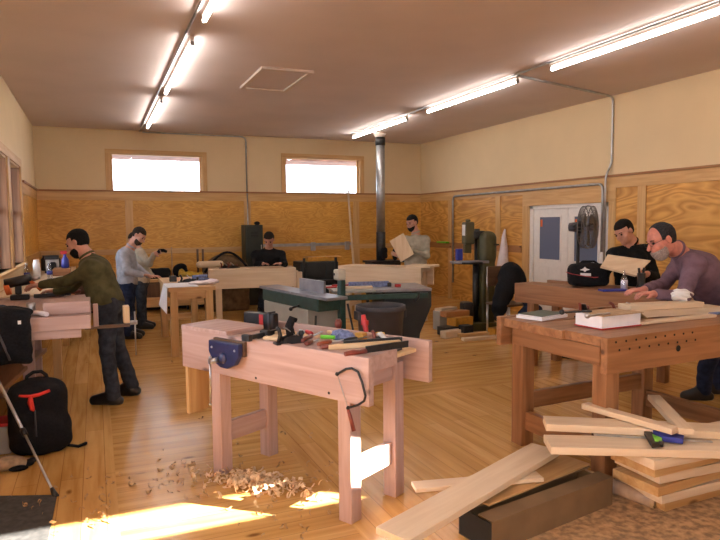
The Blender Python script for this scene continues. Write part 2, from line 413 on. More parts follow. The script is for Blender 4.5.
# --- back wall
def zat(px,py,Y): return PY(px,py,Y).z
wa=(PY(109,153,YB).x,PY(202.5,153,YB).x,H0,PY(109,153,YB).z)
wb=(PY(284.5,157,YB).x,PY(360.5,158,YB).x,H0,PY(300,157.5,YB).z)
wk=struct(wall('wall_back','paint_cream','y',YB,YB+.15,(XL-.15,XR+.15),(0,HC),[wa,wb]))
def window(n,axis,f,h,inward,bars=(),cas=.09,sill=True,thick=.15):
    """h=(u0,u1,z0,z1); f=inner wall face; inward=+-1 direction into the room"""
    u0,u1,z0,z1=h
    def bxx(name,mat,u_0,u_1,d0,d1,z_0,z_1,par,bev=.004):
        a,b=sorted((f+inward*d0,f+inward*d1))
        return (MB().box((u_0,a,z_0),(u_1,b,z_1)) if axis=='y' else MB().box((a,u_0,z_0),(b,u_1,z_1))).build(name,mat,par,bev=bev)
    r=bxx('window_%d'%n,'glass',u0,u1,-thick*.7,-thick*.7-.006,z0,z1,None,0); struct(r)
    ax='x' 
    bxx('casing','trimfir_z',u0-cas,u0,0,.022,z0-(0 if not sill else .0),z1+cas,r)
    bxx('casing','trimfir_z',u1,u1+cas,0,.022,z0,z1+cas,r)
    bxx('casing','trimfir_x' if axis=='y' else 'trimfir_y',u0-cas,u1+cas,0,.026,z1,z1+cas,r)
    j=.02; jm='oldfir' if n in (3,4) else 'trimfir'
    bxx('jamb',jm+'_z',u0,u0+j,0,-thick,z0,z1,r,0);bxx('jamb',jm+'_z',u1-j,u1,0,-thick,z0,z1,r,0)
    bxx('jamb','trimfir_x' if axis=='y' else 'trimfir_y',u0+j,u1-j,0,-thick,z1-j,z1,r,0)
    bxx('sash',jm+'_z',u0+j,u0+j+.035,-thick*.55,-thick*.9,z0,z1-j,r,0);bxx('sash',jm+'_z',u1-j-.035,u1-j,-thick*.55,-thick*.9,z0,z1-j,r,0)
    for b in bars:
        bxx('sash_rail','trimfir_x',u0+j,u1-j,-thick*.5,-thick*.9,b-.02,b+.02,r,0)
    if sill: bxx('sill','trimfir_x' if axis=='y' else 'trimfir_y',u0-cas,u1+cas,.06,-thick,z0-.03,z0,r)
    return r
window(1,'y',YB,wa,-1,sill=False,cas=.075); window(2,'y',YB,wb,-1,sill=False,cas=.075)
struct(B((XL,YB+.2,wa[3]+.0),(XR,YB+1.15,wa[3]+.05)).build('trim_1','eave_pink'))
def Xb(px,py=225): return PY(px,py,YB).x
def panel_wall(par,axis,f,inw,u0,u1,batts,lowz,rail,holes=()):
    def q(name,mat,a,b,d0,d1,c,d,bev=.003):
        lo,hi=sorted((f+inw*d0,f+inw*d1))
        m=(MB().box((a,lo,c),(b,hi,d)) if axis=='y' else MB().box((lo,a,c),(hi,b,d)))
        o=m.build(name,mat,par,bev=bev)
        return o
    ux='x' if axis=='y' else 'y'
    hz=LEDGE-.19
    edges=[u0]+[b for b in batts]+[u1]
    for a,b in zip(edges,edges[1:]):
        segs=[(a,b)]
        for h in holes:
            segs=[s for (x,y) in segs for s in ([(x,h[0]),(h[1],y)] if x<h[0] and y>h[1] else [(x,min(y,h[0]))] if x<h[0]<y else [(max(x,h[1]),y)] if x<h[1]<y else [] if (x>=h[0] and y<=h[1]) else [(x,y)])]
        for x,y in segs:
            if y-x<.03: continue
            if rail: q('plywood_panel','plywood_fine',x,y,0,.012,0,rail-.05); q('plywood_panel','plywood_fine',x,y,0,.012,rail+.05,hz)
            else: q('plywood_panel','plywood',x,y,0,.012,0,hz)
    for b in batts:
        if any(h[0]<b<h[1] for h in holes): continue
        q('batten','trimfir_z',b-.07,b+.07,.012,.03,0,hz)
    q('header_board','trimfir_'+ux,u0,u1,0,.024,hz,H0)
    q('ledge','redfir_'+ux,u0,u1,-.0,.05,H0,LEDGE)
    if rail:
        segs=[(u0,u1)]
        for h in holes: segs=[s for (x,y) in segs for s in ([(x,h[0]),(h[1],y)] if x<h[0]<y else [(x,y)])]
        for x,y in segs: q('rail','trimfir_'+ux,x,y,.012,.032,rail-.05,rail+.05)
panel_wall(wk,'y',YB,-1,XL,XR,[Xb(129.5),Xb(247.5),Xb(356)],0,PY(200,250,YB).z)
# raceway on the back wall under the rail
rz=PY(200,247,YB).z
# --- right wall with door opening
dy0,dy1=PX(610,208,XR).y,PX(530,208,XR).y
dtop=(PX(535,206,XR).z+PX(605,202,XR).z)/2
wr=struct(wall('wall_right','paint_cream','x',XR,XR+.15,(YF-.15,YB+.15),(0,HC),[(dy0,dy1,0,dtop)]))
yb1,yb2,yb3=PX(643,200,XR).y,PX(526,220,XR).y,PX(718,200,XR).y
panel_wall(wr,'x',XR,-1,YF,YB,[1.0,3.4,yb1,dy1+.9,dy1+2.6],0,None,holes=[(dy0-.02,dy1+.02)])
q=B((XR-.035,dy1+.2,PX(490,247,XR).z-.07),(XR-.012,YB,PX(490,247,XR).z+.05)).build('rail','redfir_y',wr,bev=.003)
dr=struct(B((XR+.03,dy0+.08,.01),(XR+.075,(dy0+dy1)/2-.004,dtop-.06)).build('door_1','door_white',bev=.003))
dl=struct(B((XR+.03,(dy0+dy1)/2+.004,.01),(XR+.075,dy1-.08,dtop-.06)).build('door_2','door_white',bev=.003))
for d_,a,b in ((dr,dy0+.08,(dy0+dy1)/2),(dl,(dy0+dy1)/2,dy1-.08)):
    w=b-a
    B((XR+.018,a+w*.2,dtop*.52),(XR+.03,b-w*.2,dtop-.2)).build('door_window','door_glass',d_)
    for z0_,z1_ in ((.55*dtop-.06,.55*dtop-.03),):pass
    for (y0,y1,z0,z1) in ((a+w*.17,b-w*.17,dtop-.2,dtop-.175),(a+w*.17,b-w*.17,dtop*.52-.025,dtop*.52),(a+w*.17,a+w*.2,dtop*.52,dtop-.2),(b-w*.2,b-w*.17,dtop*.52,dtop-.2)):
        B((XR+.012,y0,z0),(XR+.03,y1,z1)).build('glazing_bead','door_white',d_,bev=.002)
    for k in (0,1):
        B((XR+.022,a+w*(.16+.36*k),.2),(XR+.03,a+w*(.16+.36*k)+w*.3,dtop*.45)).build('door_panel','door_white',d_,bev=.006)
    B((XR+.014,b-w*.28,dtop-.36),(XR+.018,b-w*.22,dtop-.24)).build('orange_sticker','orange_plastic',d_)
for (a,b,c,d) in ((dy0,dy0+.08,0,dtop),(dy1-.08,dy1,0,dtop),(dy0,dy1,dtop-.06,dtop)):
    struct(B((XR-.0,a,c),(XR+.13,b,d)).build('trim_2','door_white',bev=.003))
for (a,b,c,d) in ((dy0-.13,dy0,0,dtop+.0),(dy1,dy1+.17,0,dtop),(dy0-.13,dy1+.17,dtop,LEDGE-.19)):
    struct(B((XR-.03,a,c),(XR-.0,b,d)).build('trim_3','trimfir_z' if d-c>.5 else 'trimfir_y',bev=.003))
B((XR+.2,dy0-.4,-.1),(XR+.25,dy1+.4,dtop+.3)).build('trim_4','door_white')['kind']='structure'
# --- left wall with windows
whead=PX(23,170,XL).z; wsill=PX(20,264,XL).z
wy=[PX(11,220,XL).y,PX(21.5,220,XL).y]
w3=(wy[0],wy[1],wsill,whead)
w4=(wy[0]-.22-(wy[1]-wy[0]),wy[0]-.22,wsill,whead)
w5=(.6,2.2,.95,2.55); w6=(2.5,4.4,.95,2.55)
wl=struct(wall('wall_left','paint_cream','x',XL-.2,XL,(YF-.15,YB+.15),(0,HC),[w3,w4,w5,w6]))
window(3,'x',XL,w3,1,bars=(wsill+(whead-wsill)*.52,),cas=.11,thick=.2); window(4,'x',XL,w4,1,bars=(wsill+(whead-wsill)*.52,),cas=.11,thick=.2)
window(5,'x',XL,w5,1,bars=(1.75,),cas=.11,thick=.2); window(6,'x',XL,w6,1,bars=(1.75,),cas=.11,thick=.2)
panel_wall(wl,'x',XL,1,w3[1]+.11,YB,[],0,PY(200,250,YB).z)
B((XL,YF,0),(XL+.012,w3[1]+.11,.9)).build('plywood_panel','plywood',wl)
# --- front wall (behind the camera), clerestory openings that let the sun in
t_=V((-.77,.63,-.4725)).normalized()
def back(x,y): 
    s=(y-YF)/.63; return (x+.77*s,.4725*s)
sz0,sz1=back(0,3.25)[1],back(0,3.62)[1]
f1=(4.15,6.02,sz0,sz1)
wf=struct(wall('wall_front','paint_cream','y',YF-.04,YF,(XL-.15,XR+.15),(0,HC),[f1,(.0,1.9,1.1,2.4)]))
struct(B((.0,YF-.03,1.1),(1.9,YF-.025,2.4)).build('window_7','glass'))
for i,f in enumerate((f1,)): struct(B((f[0],YF-.03,f[2]),(f[1],YF-.025,f[3])).build('window_%d'%(8+i),'glass'))
struct(B((XL-1.5,YF-1,2.72),(XL-.2,YB,2.8)).build('trim_7','eave_pink'))  # unseen eave, added to cut the daylight on the left windows
struct(B((-16,-12,-.3),(24,28,-.2)).build('ground','grey_mat'))  # unseen outdoor plane, added to block world light from below
# --- ceiling hatch
hc=[PZ(240,86,HC),PZ(261,67,HC),PZ(311,69,HC),PZ(290,91,HC)]
hx0,hx1=(hc[0].x+hc[1].x)/2,(hc[2].x+hc[3].x)/2;hy0,hy1=(hc[1].y+hc[2].y)/2,(hc[0].y+hc[3].y)/2
hatch=struct(B((hx0+.06,hy0+.06,HC-.012),(hx1-.06,hy1-.06,HC)).build('trim_5','ceiling'))
for a,b,c,d in ((hx0,hy0,hx0+.06,hy1),(hx1-.06,hy0,hx1,hy1),(hx0+.06,hy0,hx1-.06,hy0+.06),(hx0+.06,hy1-.06,hx1-.06,hy1)):
    B((a,b,HC-.03),(c,d,HC)).build('hatch_frame','hatch_white',hatch,bev=.004)
# --- fluorescent strip lights
LX=(1.2227*K,6.4589*K); ZL=1.6+2.31*K
def strip(x,y0,y1,label,row):
    t=thing('strip_light',label,'ceiling light',(x,(y0+y1)/2,ZL),0,row)
    h=(y1-y0)/2
    MB().tap((-.02,-h,HC-ZL-.045),(.02,h,HC-ZL),(1,1)).build('housing','hatch_white',t,bev=.004)
    for s in (-1,1):
        MB().cyl((0,s*.012,0),(0,s*(h-.02),0),.019,n=14).build('tube','tube_glow',t)
        MB().box((-.02,s*(h-.012)-.012,-.02),(.02,s*(h-.012)+.012,HC-ZL-.05)).build('lamp_holder','steel',t,bev=.002)
    MB().box((-.018,-.012,-.02),(.018,.012,HC-ZL-.05)).build('lamp_holder','steel',t)
ky=1.0718
lefts=[(8.62*ky,10.93*ky),(5.78*ky,8.06*ky),(2.85*ky,5.13*ky),(.05,2.3)]  # last pair: unseen strip added above the camera for light
rights=[(8.70*ky,10.9*ky),(5.95*ky,8.06*ky),(3.05*ky,5.39*ky),(.2,2.45)]  # last pair: out-of-view strip put in to light the near things
ll=['farthest fluorescent strip light of the left row, near the back wall','middle fluorescent strip light of the left row, beside the ceiling hatch','fluorescent strip light of the left row cut off by the top edge of the photo','fluorescent strip light of the left row above the camera']
lr=['farthest fluorescent strip light of the right row, beside the stovepipe','second fluorescent strip light of the right row, before the conduit branch','nearest seen fluorescent strip light of the right row, running to the top right corner','fluorescent strip light of the right row above the right bench, nearest the camera']
for (a,b),l in zip(lefts,ll): strip(LX[0],a,b,l,'left row of strip lights')
for (a,b),l in zip(rights,lr): strip(LX[1],a,b,l,'right row of strip lights')
def conduit(pts,r,label,clips=()):
    base=V(pts[0]);mb=MB().tube(pts,r,8)
    return solo(mb,'conduit_pipe','galvanized',label,'conduit',base)
def bend(pts,r=.08):
    out=[V(pts[0])]
    for a,b,c in zip(pts,pts[1:],pts[2:]):
        a,b,c=V(a),V(b),V(c);p=b+(a-b).normalized()*r;q=b+(c-b).normalized()*r
        for t in (0,.25,.5,.75,1): out.append(p*(1-t)**2+b*2*t*(1-t)+q*t*t)
    out.append(V(pts[-1]));return out
conduit(bend([(LX[0]-.07,.1,HC-.02),(LX[0]-.07,YB-.02,HC-.02)]),.012,'thin metal conduit running along the left row of strip lights')
conduit(bend([(LX[1]-.07,.2,HC-.02),(LX[1]-.07,11.6,HC-.02)]),.012,'thin metal conduit running along the right row of strip lights')
cx_=PY(246,160,YB).x
conduit(bend([(LX[0]-.03,YB-.02,HC-.025),(cx_,YB-.02,HC-.025),(cx_,YB-.02,LEDGE+.0)],.1),.014,'metal conduit on the cream back wall between the two high windows')
conduit(bend([(cx_,YB-.045,LEDGE-.03),(cx_,YB-.045,1.2)]),.014,'metal conduit down the wood batten beside the green locker')
yc=PX(613,150,XR).y;ye=PZ(515,80,HC).y
ye=6.35
conduit(bend([(LX[1]-.07,ye,HC-.018),(XR-.02,yc,HC-.018),(XR-.02,yc,LEDGE+.15),(XR-.07,yc+.06,LEDGE+.0),(XR-.07,yc+.06,1.0)],.09),.016,'metal conduit crossing the ceiling and dropping down beside the white double door')
yd=PX(455,200,XR).y;zd=PX(455,196,XR).z;ze=PX(606,184,XR).z
zz=(zd+ze)/2
conduit(bend([(XR-.05,yd,.35),(XR-.05,yd,zz),(XR-.05,yc+.13,zz),(XR-.05,yc+.13,1.15)],.1),.02,'long galvanised conduit looping over the double door along the right wall')
rw=struct(B((Xb(257),YB-.05,rz-.03),(Xb(352),YB-.032,rz+.03)).build('trim_6','galvanized'))
for px in (312,346): B((Xb(px)-.05,YB-.075,rz-.13),(Xb(px)+.05,YB-.032,rz+.05)).build('outlet_box','galvanized',rw,bev=.004)
# --- stovepipe and stove
ps=PD(381,262,12.5)
t=thing('wood_stove','black wood stove with a tall metal stovepipe reaching the ceiling','stove',(ps.x,ps.y,0))
MB().cyl((0,0,1.43),(0,0,HC-.25),.088,n=20).build('upper_pipe','galvanized',t)
MB().cyl((0,0,.84),(0,0,1.43),.094,n=20).build('lower_pipe','black_iron',t)
MB().cyl((0,0,HC-.26),(0,0,HC-.1),.098,n=20).build('pipe_collar','black_iron',t)
MB().lathe([(.1,0),(.13,.06),(.13,.099)],(0,0,HC-.1),20).build('ceiling_thimble','hatch_white',t)
B((-.3,-.25,.82),(.4,.25,.86)).build('stove_top','black_iron',t,bev=.006)
B((-.26,-.22,.18),(.34,.22,.82)).build('firebox','black_iron',t,bev=.01)
for sx in (-.22,.3):
    for sy in (-.18,.18): B((sx-.025,sy-.025,0),(sx+.025,sy+.025,.18)).build('leg','black_iron',t)
# ================================================================== BENCHES
def rot2(o,rz):  # world -> frame helper
    c,s=math.cos(rz),math.sin(rz)
    return lambda x,y,z=0: V((o[0]+c*x-s*y,o[1]+s*x+c*y,z))
def grain(d): return '_x' if d==0 else '_y' if d==1 else '_z'
# ---- middle bench. local x: from far left end to near right end, y: away from the camera
MO=(.50,4.21);MA=math.atan2(-.878,.478);HB=.92;ML=1.565;MW=.59
mbw=rot2(MO,MA)
t=thing('workbench','pale pink fir workbench with blue vise and tool tray, in the middle foreground','workbench',(MO[0],MO[1],0),MA)
bx('front_apron','fir_x',(0,0,.665),(ML,.045,HB),t,.004)
bx('back_apron','fir_x',(0,MW-.04,.68),(ML+.015,MW,HB+.004),t,.004)
bx('top_slab','fir_x',(.02,.046,.825),(ML-.03,.30,HB-.006),t,.004)
bx('tool_tray_floor','maple_x',(.02,.30,.85),(ML-.07,MW-.04,.873),t)
bx('end_board','fir_y',(-.004,.0,HB-.004),(.46,.31,HB+.024),t,.004)
bx('end_panel','pine_z',(.0,.02,.34),(.03,.30,.82),t,.004)  # brighter pine tone paints in the orange sunlight on this panel
for x in (.28,1.345):
    for y in (.012,.42):
        o=bx('leg','fir_z',(x,y,0),(x+.088,y+.088,.80 if y>.1 else .70),t,.004)
    bx('stretcher','fir_y',(x+.025,.10,.20),(x+.065,.42,.33),t,.004)
    bx('bearer','fir_y',(x+.02,.1,.70),(x+.07,.42,.80),t,.003)
# knots / bolt holes on apron
for px,py in ((256,378),(329,393),(233,352)):
    c=PP(px,py,mbw(0,0,0),mbw(0,-1,0)-mbw(0,0,0))
    l=(Matrix.Rotation(-MA,3,'Z')@(c-V((MO[0],MO[1],0))))
    MB().cyl((l.x,-.002,l.z),(l.x,.01,l.z),.008,n=10).build('bolt_hole','shadow_black',t)
# vise (bolted on: part of the bench) placed on the apron
nrm=mbw(0,-1,0)-mbw(0,0,0)
def onface(px,py,off=0):
    c=PP(px,py,mbw(0,off,0),nrm);return Matrix.Rotation(-MA,3,'Z')@(c-V((MO[0],MO[1],0)))
a=onface(208,338,-.06);b=onface(238,338,-.06)
x0,x1=a.x,b.x;zt=a.z
jaw=MB().prism([(x0,-.06,HB-.03),(x1,-.06,HB-.03),(x1,-.06,HB-.10),(x1-.04,-.06,HB-.16),((x0+x1)/2+.03,-.06,HB-.19),((x0+x1)/2-.03,-.06,HB-.19),(x0+.04,-.06,HB-.16),(x0,-.06,HB-.10)],(0,.035,0)).build('vise_front_jaw','vise_blue',t,bev=.006)
MB().ball(((x0+x1)/2,-.065,HB-.125),(.035,.02,.035)).build('screw_boss','vise_blue',jaw)
bx('vise_jaw_liner','darkwood_x',(x0+.005,-.024,HB-.11),(x1+.01,0,HB-.02),t,.002)
hb=onface(212,404,-.12);ht=onface(212,361,-.12)
MB().cyl((ht.x,-.14,ht.z),(ht.x,-.055,ht.z),.017).build('vise_screw','steel',t)
for s in (-.05,.05): MB().cyl(((x0+x1)/2+s,-.05,HB-.13),((x0+x1)/2+s,0,HB-.13),.011).build('guide_rod','steel',t)
hb=onface(211,404,-.12);ht=onface(211,362,-.12)
MB().cyl((ht.x,-.125,ht.z+.03),(hb.x,-.125,hb.z),.006).ball((hb.x,-.125,hb.z),.010).ball((ht.x,-.125,ht.z+.03),.010).build('vise_handle','steel',t)
for k,sx in enumerate((x0+.035,x1-.035)): MB().ball((sx,-.06,HB-.07),.008,n=8).build('bolt_head','steel',jaw)

# ---- generic bench
def bench(label,o,rz,L,W,H,mat,apron=.22,leg=.09,inset=.12,sl=.2,slab=.06,group=None,tray=True,endbeam=True,extra=None,legs_x=None):
    t=thing('workbench',label,'workbench',(o[0],o[1],0),rz,group)
    bx('front_apron',mat+'_x',(0,0,H-apron),(L,.045,H),t,.004)
    bx('back_apron',mat+'_x',(0,W-.045,H-apron),(L,W,H),t,.004)
    bx('top_slab',mat+'_x',(0,.046,H-slab-.002),(L,W*(.52 if tray else 1)-.046*(not tray),H-.002),t,.004)
    if tray:
        bx('tray_floor',mat+'_x',(.0,W*.52,H-slab-.02),(L,W-.045,H-slab),t)
    for x in (legs_x or (inset,L-inset-leg)):
        for y in (.05,W-.05-leg):
            bx('leg',mat+'_z',(x,y,0),(x+leg,y+leg,H-slab-.02),t,.004)
        bx('stretcher',mat+'_y',(x+.02,.05+leg,sl),(x+.06,W-.05-leg,sl+.11),t,.003)
        if endbeam: bx('end_beam',mat+'_y',(x+.01,.05+leg,H-slab-.14),(x+.055,W-.05-leg,H-slab-.02),t,.003)
    return t
# ---- right bench (orange old fir), nearly parallel to the back wall
RA=math.radians(3);RO=PZ(610,338,.92);RO=(RO.x-.02,RO.y)
rbw=rot2(RO,RA)
t=thing('workbench','scarred orange fir workbench with dog holes, where the man in the purple shirt leans','workbench',(RO[0],RO[1],0),RA)
RL,RW=1.9,.98
bx('front_apron','oldfir_x',(0,0,.70),(RL,.05,.92),t,.005)
bx('top_slab','oldfir_x',(0,.051,.86),(RL,.34,.918),t,.004)
bx('top_slab','oldfir_x',(-.02,.345,.858),(RL,.66,.914),t,.004)
bx('top_slab','oldfir_x',(-.01,.665,.858),(RL,.92,.918),t,.004)
bx('back_apron','oldfir_x',(-.03,.93,.72),(RL,.98,.925),t,.005)
bx('end_beam','oldfir_y',(.05,.10,.73),(.10,.90,.845),t,.004)
for x in (.06,1.30):
    bx('leg','oldfir_z',(x,.055,0),(x+.11,.165,.85),t,.005);bx('leg','oldfir_z',(x,.80,0),(x+.11,.915,.85),t,.005)
    bx('stretcher','oldfir_y',(x+.03,.165,.12),(x+.08,.80,.25),t,.004)
bx('long_stretcher','oldfir_x',(.17,.82,.26),(1.30,.87,.38),t,.004)
for i in range(9):
    for k,z in enumerate((.89,.84)):
        MB().cyl((.07+i*.085+.03*k,-.002,z),(.07+i*.085+.03*k,.02,z),.007,n=10).build('dog_hole','shadow_black',t)
MB().cyl((.62,-.002,.80),(.62,.02,.80),.02,n=14).build('dark_knot','shadow_black',t)
# ---- second right bench (behind): face toward camera-left
b0=PZ(514.5,283,.92);b1=PZ(602,291,.92)
BA=math.atan2(b1.y-b0.y,b1.x-b0.x)
b2=bench('orange fir workbench carrying the black equipment bag, in front of the white doors',(b0.x,b0.y),BA,1.75,.62,.92,'oldfir',apron=.21,legs_x=(.14,1.4))
b2w=rot2(b0,BA)
# ---- back benches
c0=PD(208,270.5,10.4);c1=PD(296,267,10.75)
HBB=(c0.z+c1.z)/2
bb=bench('pale fir workbench the man in the black sweater works at, near the green locker',(c0.x,c0.y),math.atan2(c1.y-c0.y,c1.x-c0.x),(c1-c0).length,.55,HBB,'board',apron=.33,leg=.10,inset=.10,endbeam=False,legs_x=(.12,1.5))
d0=PD(338,266,10.5);d1=PD(421,267.5,9.7);HD=(d0.z+d1.z)/2
b3=bench('pale fir workbench with a boxed beam top, behind the table saw',(d0.x,d0.y),math.atan2(d1.y-d0.y,d1.x-d0.x),(d1-d0).length,.5,HD,'board',apron=.30,leg=.09,inset=.1,tray=False)
e0=PD(414,262,9.9);ba3=math.atan2(d1.y-d0.y,d1.x-d0.x)
o_=rot2(d1,ba3)
kk=MB().box((-.30,.06,HD+.0),(.12,.44,HD+.035)).build('maple_board','board_x',loc=(d1.x,d1.y,0),rz=ba3,bev=.004)
tag(kk,'pale thick board on the right end of the boxed bench by the panel man','board')
# ---- small table with white paper
sa=PZ(170,288,.85);sb=PZ(214,286,.85)
SA=math.atan2(sb.y-sa.y,sb.x-sa.x)
st=thing('side_table','small pine bench with white paper over its left end, behind the middle bench','table',(sa.x,sa.y,0),SA)
SL,SW=(sb-sa).length+.02,1.6
bx('tabletop','pine_x',(-.02,0,.80),(SL,SW,.85),st,.004)
for x in (.0,SL-.12):
    for y in (.02,SW-.12): bx('leg','pine_z',(x,y,0),(x+.09,y+.09,.80),st,.004)
for y in (.03,SW-.1): bx('apron','pine_x',(.09,y,.70),(SL-.12,y+.04,.80),st,.003)
for x in (.01,SL-.08): bx('apron','pine_y',(x,.11,.70),(x+.04,SW-.12,.80),st,.003)
bx('stretcher','pine_x',(.09,SW-.1,.25),(SL-.12,SW-.06,.33),st,.003)
smw=rot2(sa,SA)
pp=MB().box((-.035,-.004,.852),(SL*.62,.55,.858)).prism([(-.03,.0,.852),(-.03,.55,.852),(-.10,.46,.60),(-.04,.05,.53)],(-.004,0,0)).build('white_paper','white_paper',loc=(sa.x,sa.y,0),rz=SA)
tag(pp,'white paper sheet spread on the small pine bench and hanging over its side','paper')
# ---- left bench (against the left wall)
LXR=-.06;LY0=5.12;
t=thing('workbench','pale pink workbench along the left wall, where the man in the olive shirt works','workbench',(XL+.02,LY0,0),0)
W_=LXR-XL-.02
bx('end_apron','fir_x',(0,0,.82),(W_,.06,.925),t,.004)
bx('top_slab','fir_y',(0,.06,.84),(W_,1.6,.923),t,.004)
bx('lower_beam','fir_x',(0,.02,.755),(W_-.07,.10,.82),t,.004)
bx('vise_block','fir_x',(W_-.33,.12,.925),(W_+.0,.42,1.02),t,.006)
for y in (.75,1.45): bx('leg','fir_z',(W_-.55,y,0),(W_-.46,y+.09,.84),t,.004); bx('leg','fir_z',(.05,y,0),(.14,y+.09,.84),t,.004)
p0=PZ(0,390,.42);p1=PZ(50,341,.42)
MB().prism([(XL+.001-t.location.x,p0.y-.6-LY0,.39),(p0.x-(p1.x-p0.x)*.3-t.location.x,p0.y-.6-LY0,.39),(p1.x-t.location.x,min(p1.y,LY0+1.55)-LY0,.39),(XL+.001-t.location.x,min(p1.y,LY0+1.55)-LY0,.39)],(0,0,.035)).build('lower_shelf','oldfir_y',t,bev=.003)
bx('shelf_leg','fir_z',(.03,.02,0),(.12,.11,.39),t)
# side vise of the olive man's bench
v0=PD(94,302,5.2);v1=PD(124,302,5.35)
a1=bx('vise_jaw','fir_z',(v0.x-.01-t.location.x,.28,.79),(v0.x+.03-t.location.x,.36,.97),t,.006)
a2=bx('vise_jaw','maple_z',(v1.x-.02-t.location.x,.28,.80),(v1.x+.03-t.location.x,.40,.94),t,.008)
zr_=PD(110,323,5.25).z
MB().box((W_-.05,.30,zr_-.012),(v1.x+.03-t.location.x,.33,zr_+.012)).build('guide_bar','darkwood_x',t)
hx=v1.x+.07-t.location.x
MB().cyl((v1.x-t.location.x,.33,PD(128,320,5.3).z),(hx+.02,.33,PD(128,320,5.3).z),.018).build('vise_screw','steel',t)
MB().cyl((hx,.32,PD(134,309,5.3).z),(hx,.32,PD(134,352,5.3).z),.006).build('vise_handle','steel',t)
# ================================================================== BACK COUNTER & BACKGROUND
def cart(px0,px1,pyb,pyt,label,mat='darkwood_x',Yf=12.0,split=2):
    a=PY(px0,pyb,Yf);b=PY(px1,pyb,Yf);zt=PY((px0+px1)/2,pyt,Yf).z
    t=thing('rolling_cabinet',label,'cabinet',(a.x,Yf,0));w=b.x-a.x
    bx('carcass','darkwood_x',(0,.03,.16),(w,.5,zt-.05),t)
    bx('base_rail','trimfir_x',(0,0,.09),(w,.03,.27),t)
    bx('counter_top','trimfir_x',(-.02,-.02,zt-.05),(w+.02,.56,zt),t)
    for k in range(split): bx('door','darkwood_z',(w*k/split+.03,.012,.29),(w*(k+1)/split-.03,.03,zt-.08),t)
    bx('side_stile','trimfir_z',(0,0,.27),(.06,.03,zt-.05),t)
    for x in (.08,w-.08):
        for y in (.08,.42): MB().cyl((x-.012,y,.045),(x+.012,y,.045),.045,n=14).build('caster','black_plastic',t)
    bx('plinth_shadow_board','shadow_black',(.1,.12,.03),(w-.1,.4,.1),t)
    return t,zt
ca,zc=cart(141,193,315,279,'dark low cabinet on casters under the back counter, behind the man in the grey-blue shirt')
cb,_=cart(195,243,312,277,'dark low cabinet on casters left of the green locker, behind the small pine bench')
c3,_=cart(300,336,304,268,'dark low cabinet against the back wall, behind the beige switch box')
c4,_=cart(52,125,318,280,'low cabinet in the back left corner behind the olive-shirted man, bottles around it')
def onY(px,py,Y): return PY(px,py,Y)
# locker
a=onY(245.5,225,12.1);b=onY(263,225,12.1)
lk=thing('locker','tall narrow dark green metal locker against the back wall','locker',(a.x,12.1,0));w_=b.x-a.x
bx('locker_body','locker_green',(0,.02,0),(w_,.4,a.z),lk,.006);bx('locker_door','locker_green',(.015,0,.05),(w_-.015,.02,a.z-.03),lk,.003)
MB().box((w_-.05,-.02,1.1),(w_-.035,0,1.2)).build('handle','steel',lk)
for k in range(4): bx('vent_slot','shadow_black',(w_*.3,-.003,a.z-.15-k*.03),(w_*.7,.002,a.z-.14-k*.03),lk,0)
p=onY(257,222.5,12.25);solo(MB().ball((p.x,p.y,a.z+.035),(.06,.05,.035)).cyl((p.x,p.y,a.z),(p.x,p.y,a.z+.03),.04,n=12),'wool_hat','black_fabric','small black hat on top of the green locker','hat',(p.x,p.y,a.z))
# leaning stick
a=onY(354,262,11.7);b=onY(348,190,12.6)
solo(MB().tube([(a.x,a.y-.1,0),(b.x,12.6,b.z)],.022,6),'leaning_stick','board_z','long pale wooden stick leaning on the back wall, left of the stovepipe','stick',(a.x,a.y-.1,0))
# thin rods left of the locker
for px,l in ((197.5,'left one of two thin dark rods standing on the back cabinet'),(202.7,'right one of two thin dark rods standing on the back cabinet')):
    a=onY(px,249,12.3); solo(MB().cyl((a.x,12.3,zc-.01),(a.x,12.3,a.z),.022,n=10),'upright_rod','darkwood_z',l,'rod',(a.x,12.3,zc))
a=onY(171.5,247,12.2);solo(MB().cyl((a.x,12.2,zc),(a.x,12.2,a.z),.010,n=8).cyl((a.x,12.2,zc),(a.x,12.2,zc+.02),.06),'thin_stand','kraft','thin pale upright stand on the back cabinet behind the white paper','stand',(a.x,12.2,zc))
# items on the back cabinets
def blob(name,mat,label,cat,prims,h,base,k=.03,noise=.0,nf=20,group=None,subs=()):
    o=sdf_obj(name,mat,prims,h,k,base=tuple(base),noise=noise,nf=nf,subs=subs);o.location=V(base);return tag(o,label,cat,group)
p=onY(157,268,12.25);blob('tool_bag','black_fabric','dark low bag on the back cabinet beside the man in the beige sweater','bag',[rbox((p.x,12.25,zc+.09),(.24,.12,.10),.05),ell((p.x+.1,12.25,zc+.15),(.1,.08,.05))],.016,(p.x,12.25,zc),noise=.004)
p=onY(180,262,12.2);blob('black_pouch','black_fabric','black rounded pouch on the back cabinet, left of the yellow cloth','pouch',[ell((p.x,12.2,zc+.13),(.14,.10,.135)),ell((p.x+.04,12.2,zc+.2),(.08,.07,.07))],.014,(p.x,12.2,zc),noise=.004)
p=onY(192,265,12.15);blob('yellow_cloth','yellow_plastic','crumpled yellow cloth on the back cabinet','cloth',[ell((p.x-.08,12.1,zc+.06),(.16,.1,.06)),ell((p.x+.14,12.1,zc+.045),(.14,.08,.05)),ell((p.x-.2,12.1,zc+.09),(.06,.07,.08))],.012,(p.x,12.1,zc),noise=.01,nf=30)
p=PD(208,268,10.75)
blob('rolled_towel','board_x','pale rolled bundle at the left end of the back bench','bundle',[cap((p.x-.12,p.y+.15,HBB+.06),(p.x+.25,p.y+.2,HBB+.06),.06)],.012,(p.x,p.y+.15,HBB))
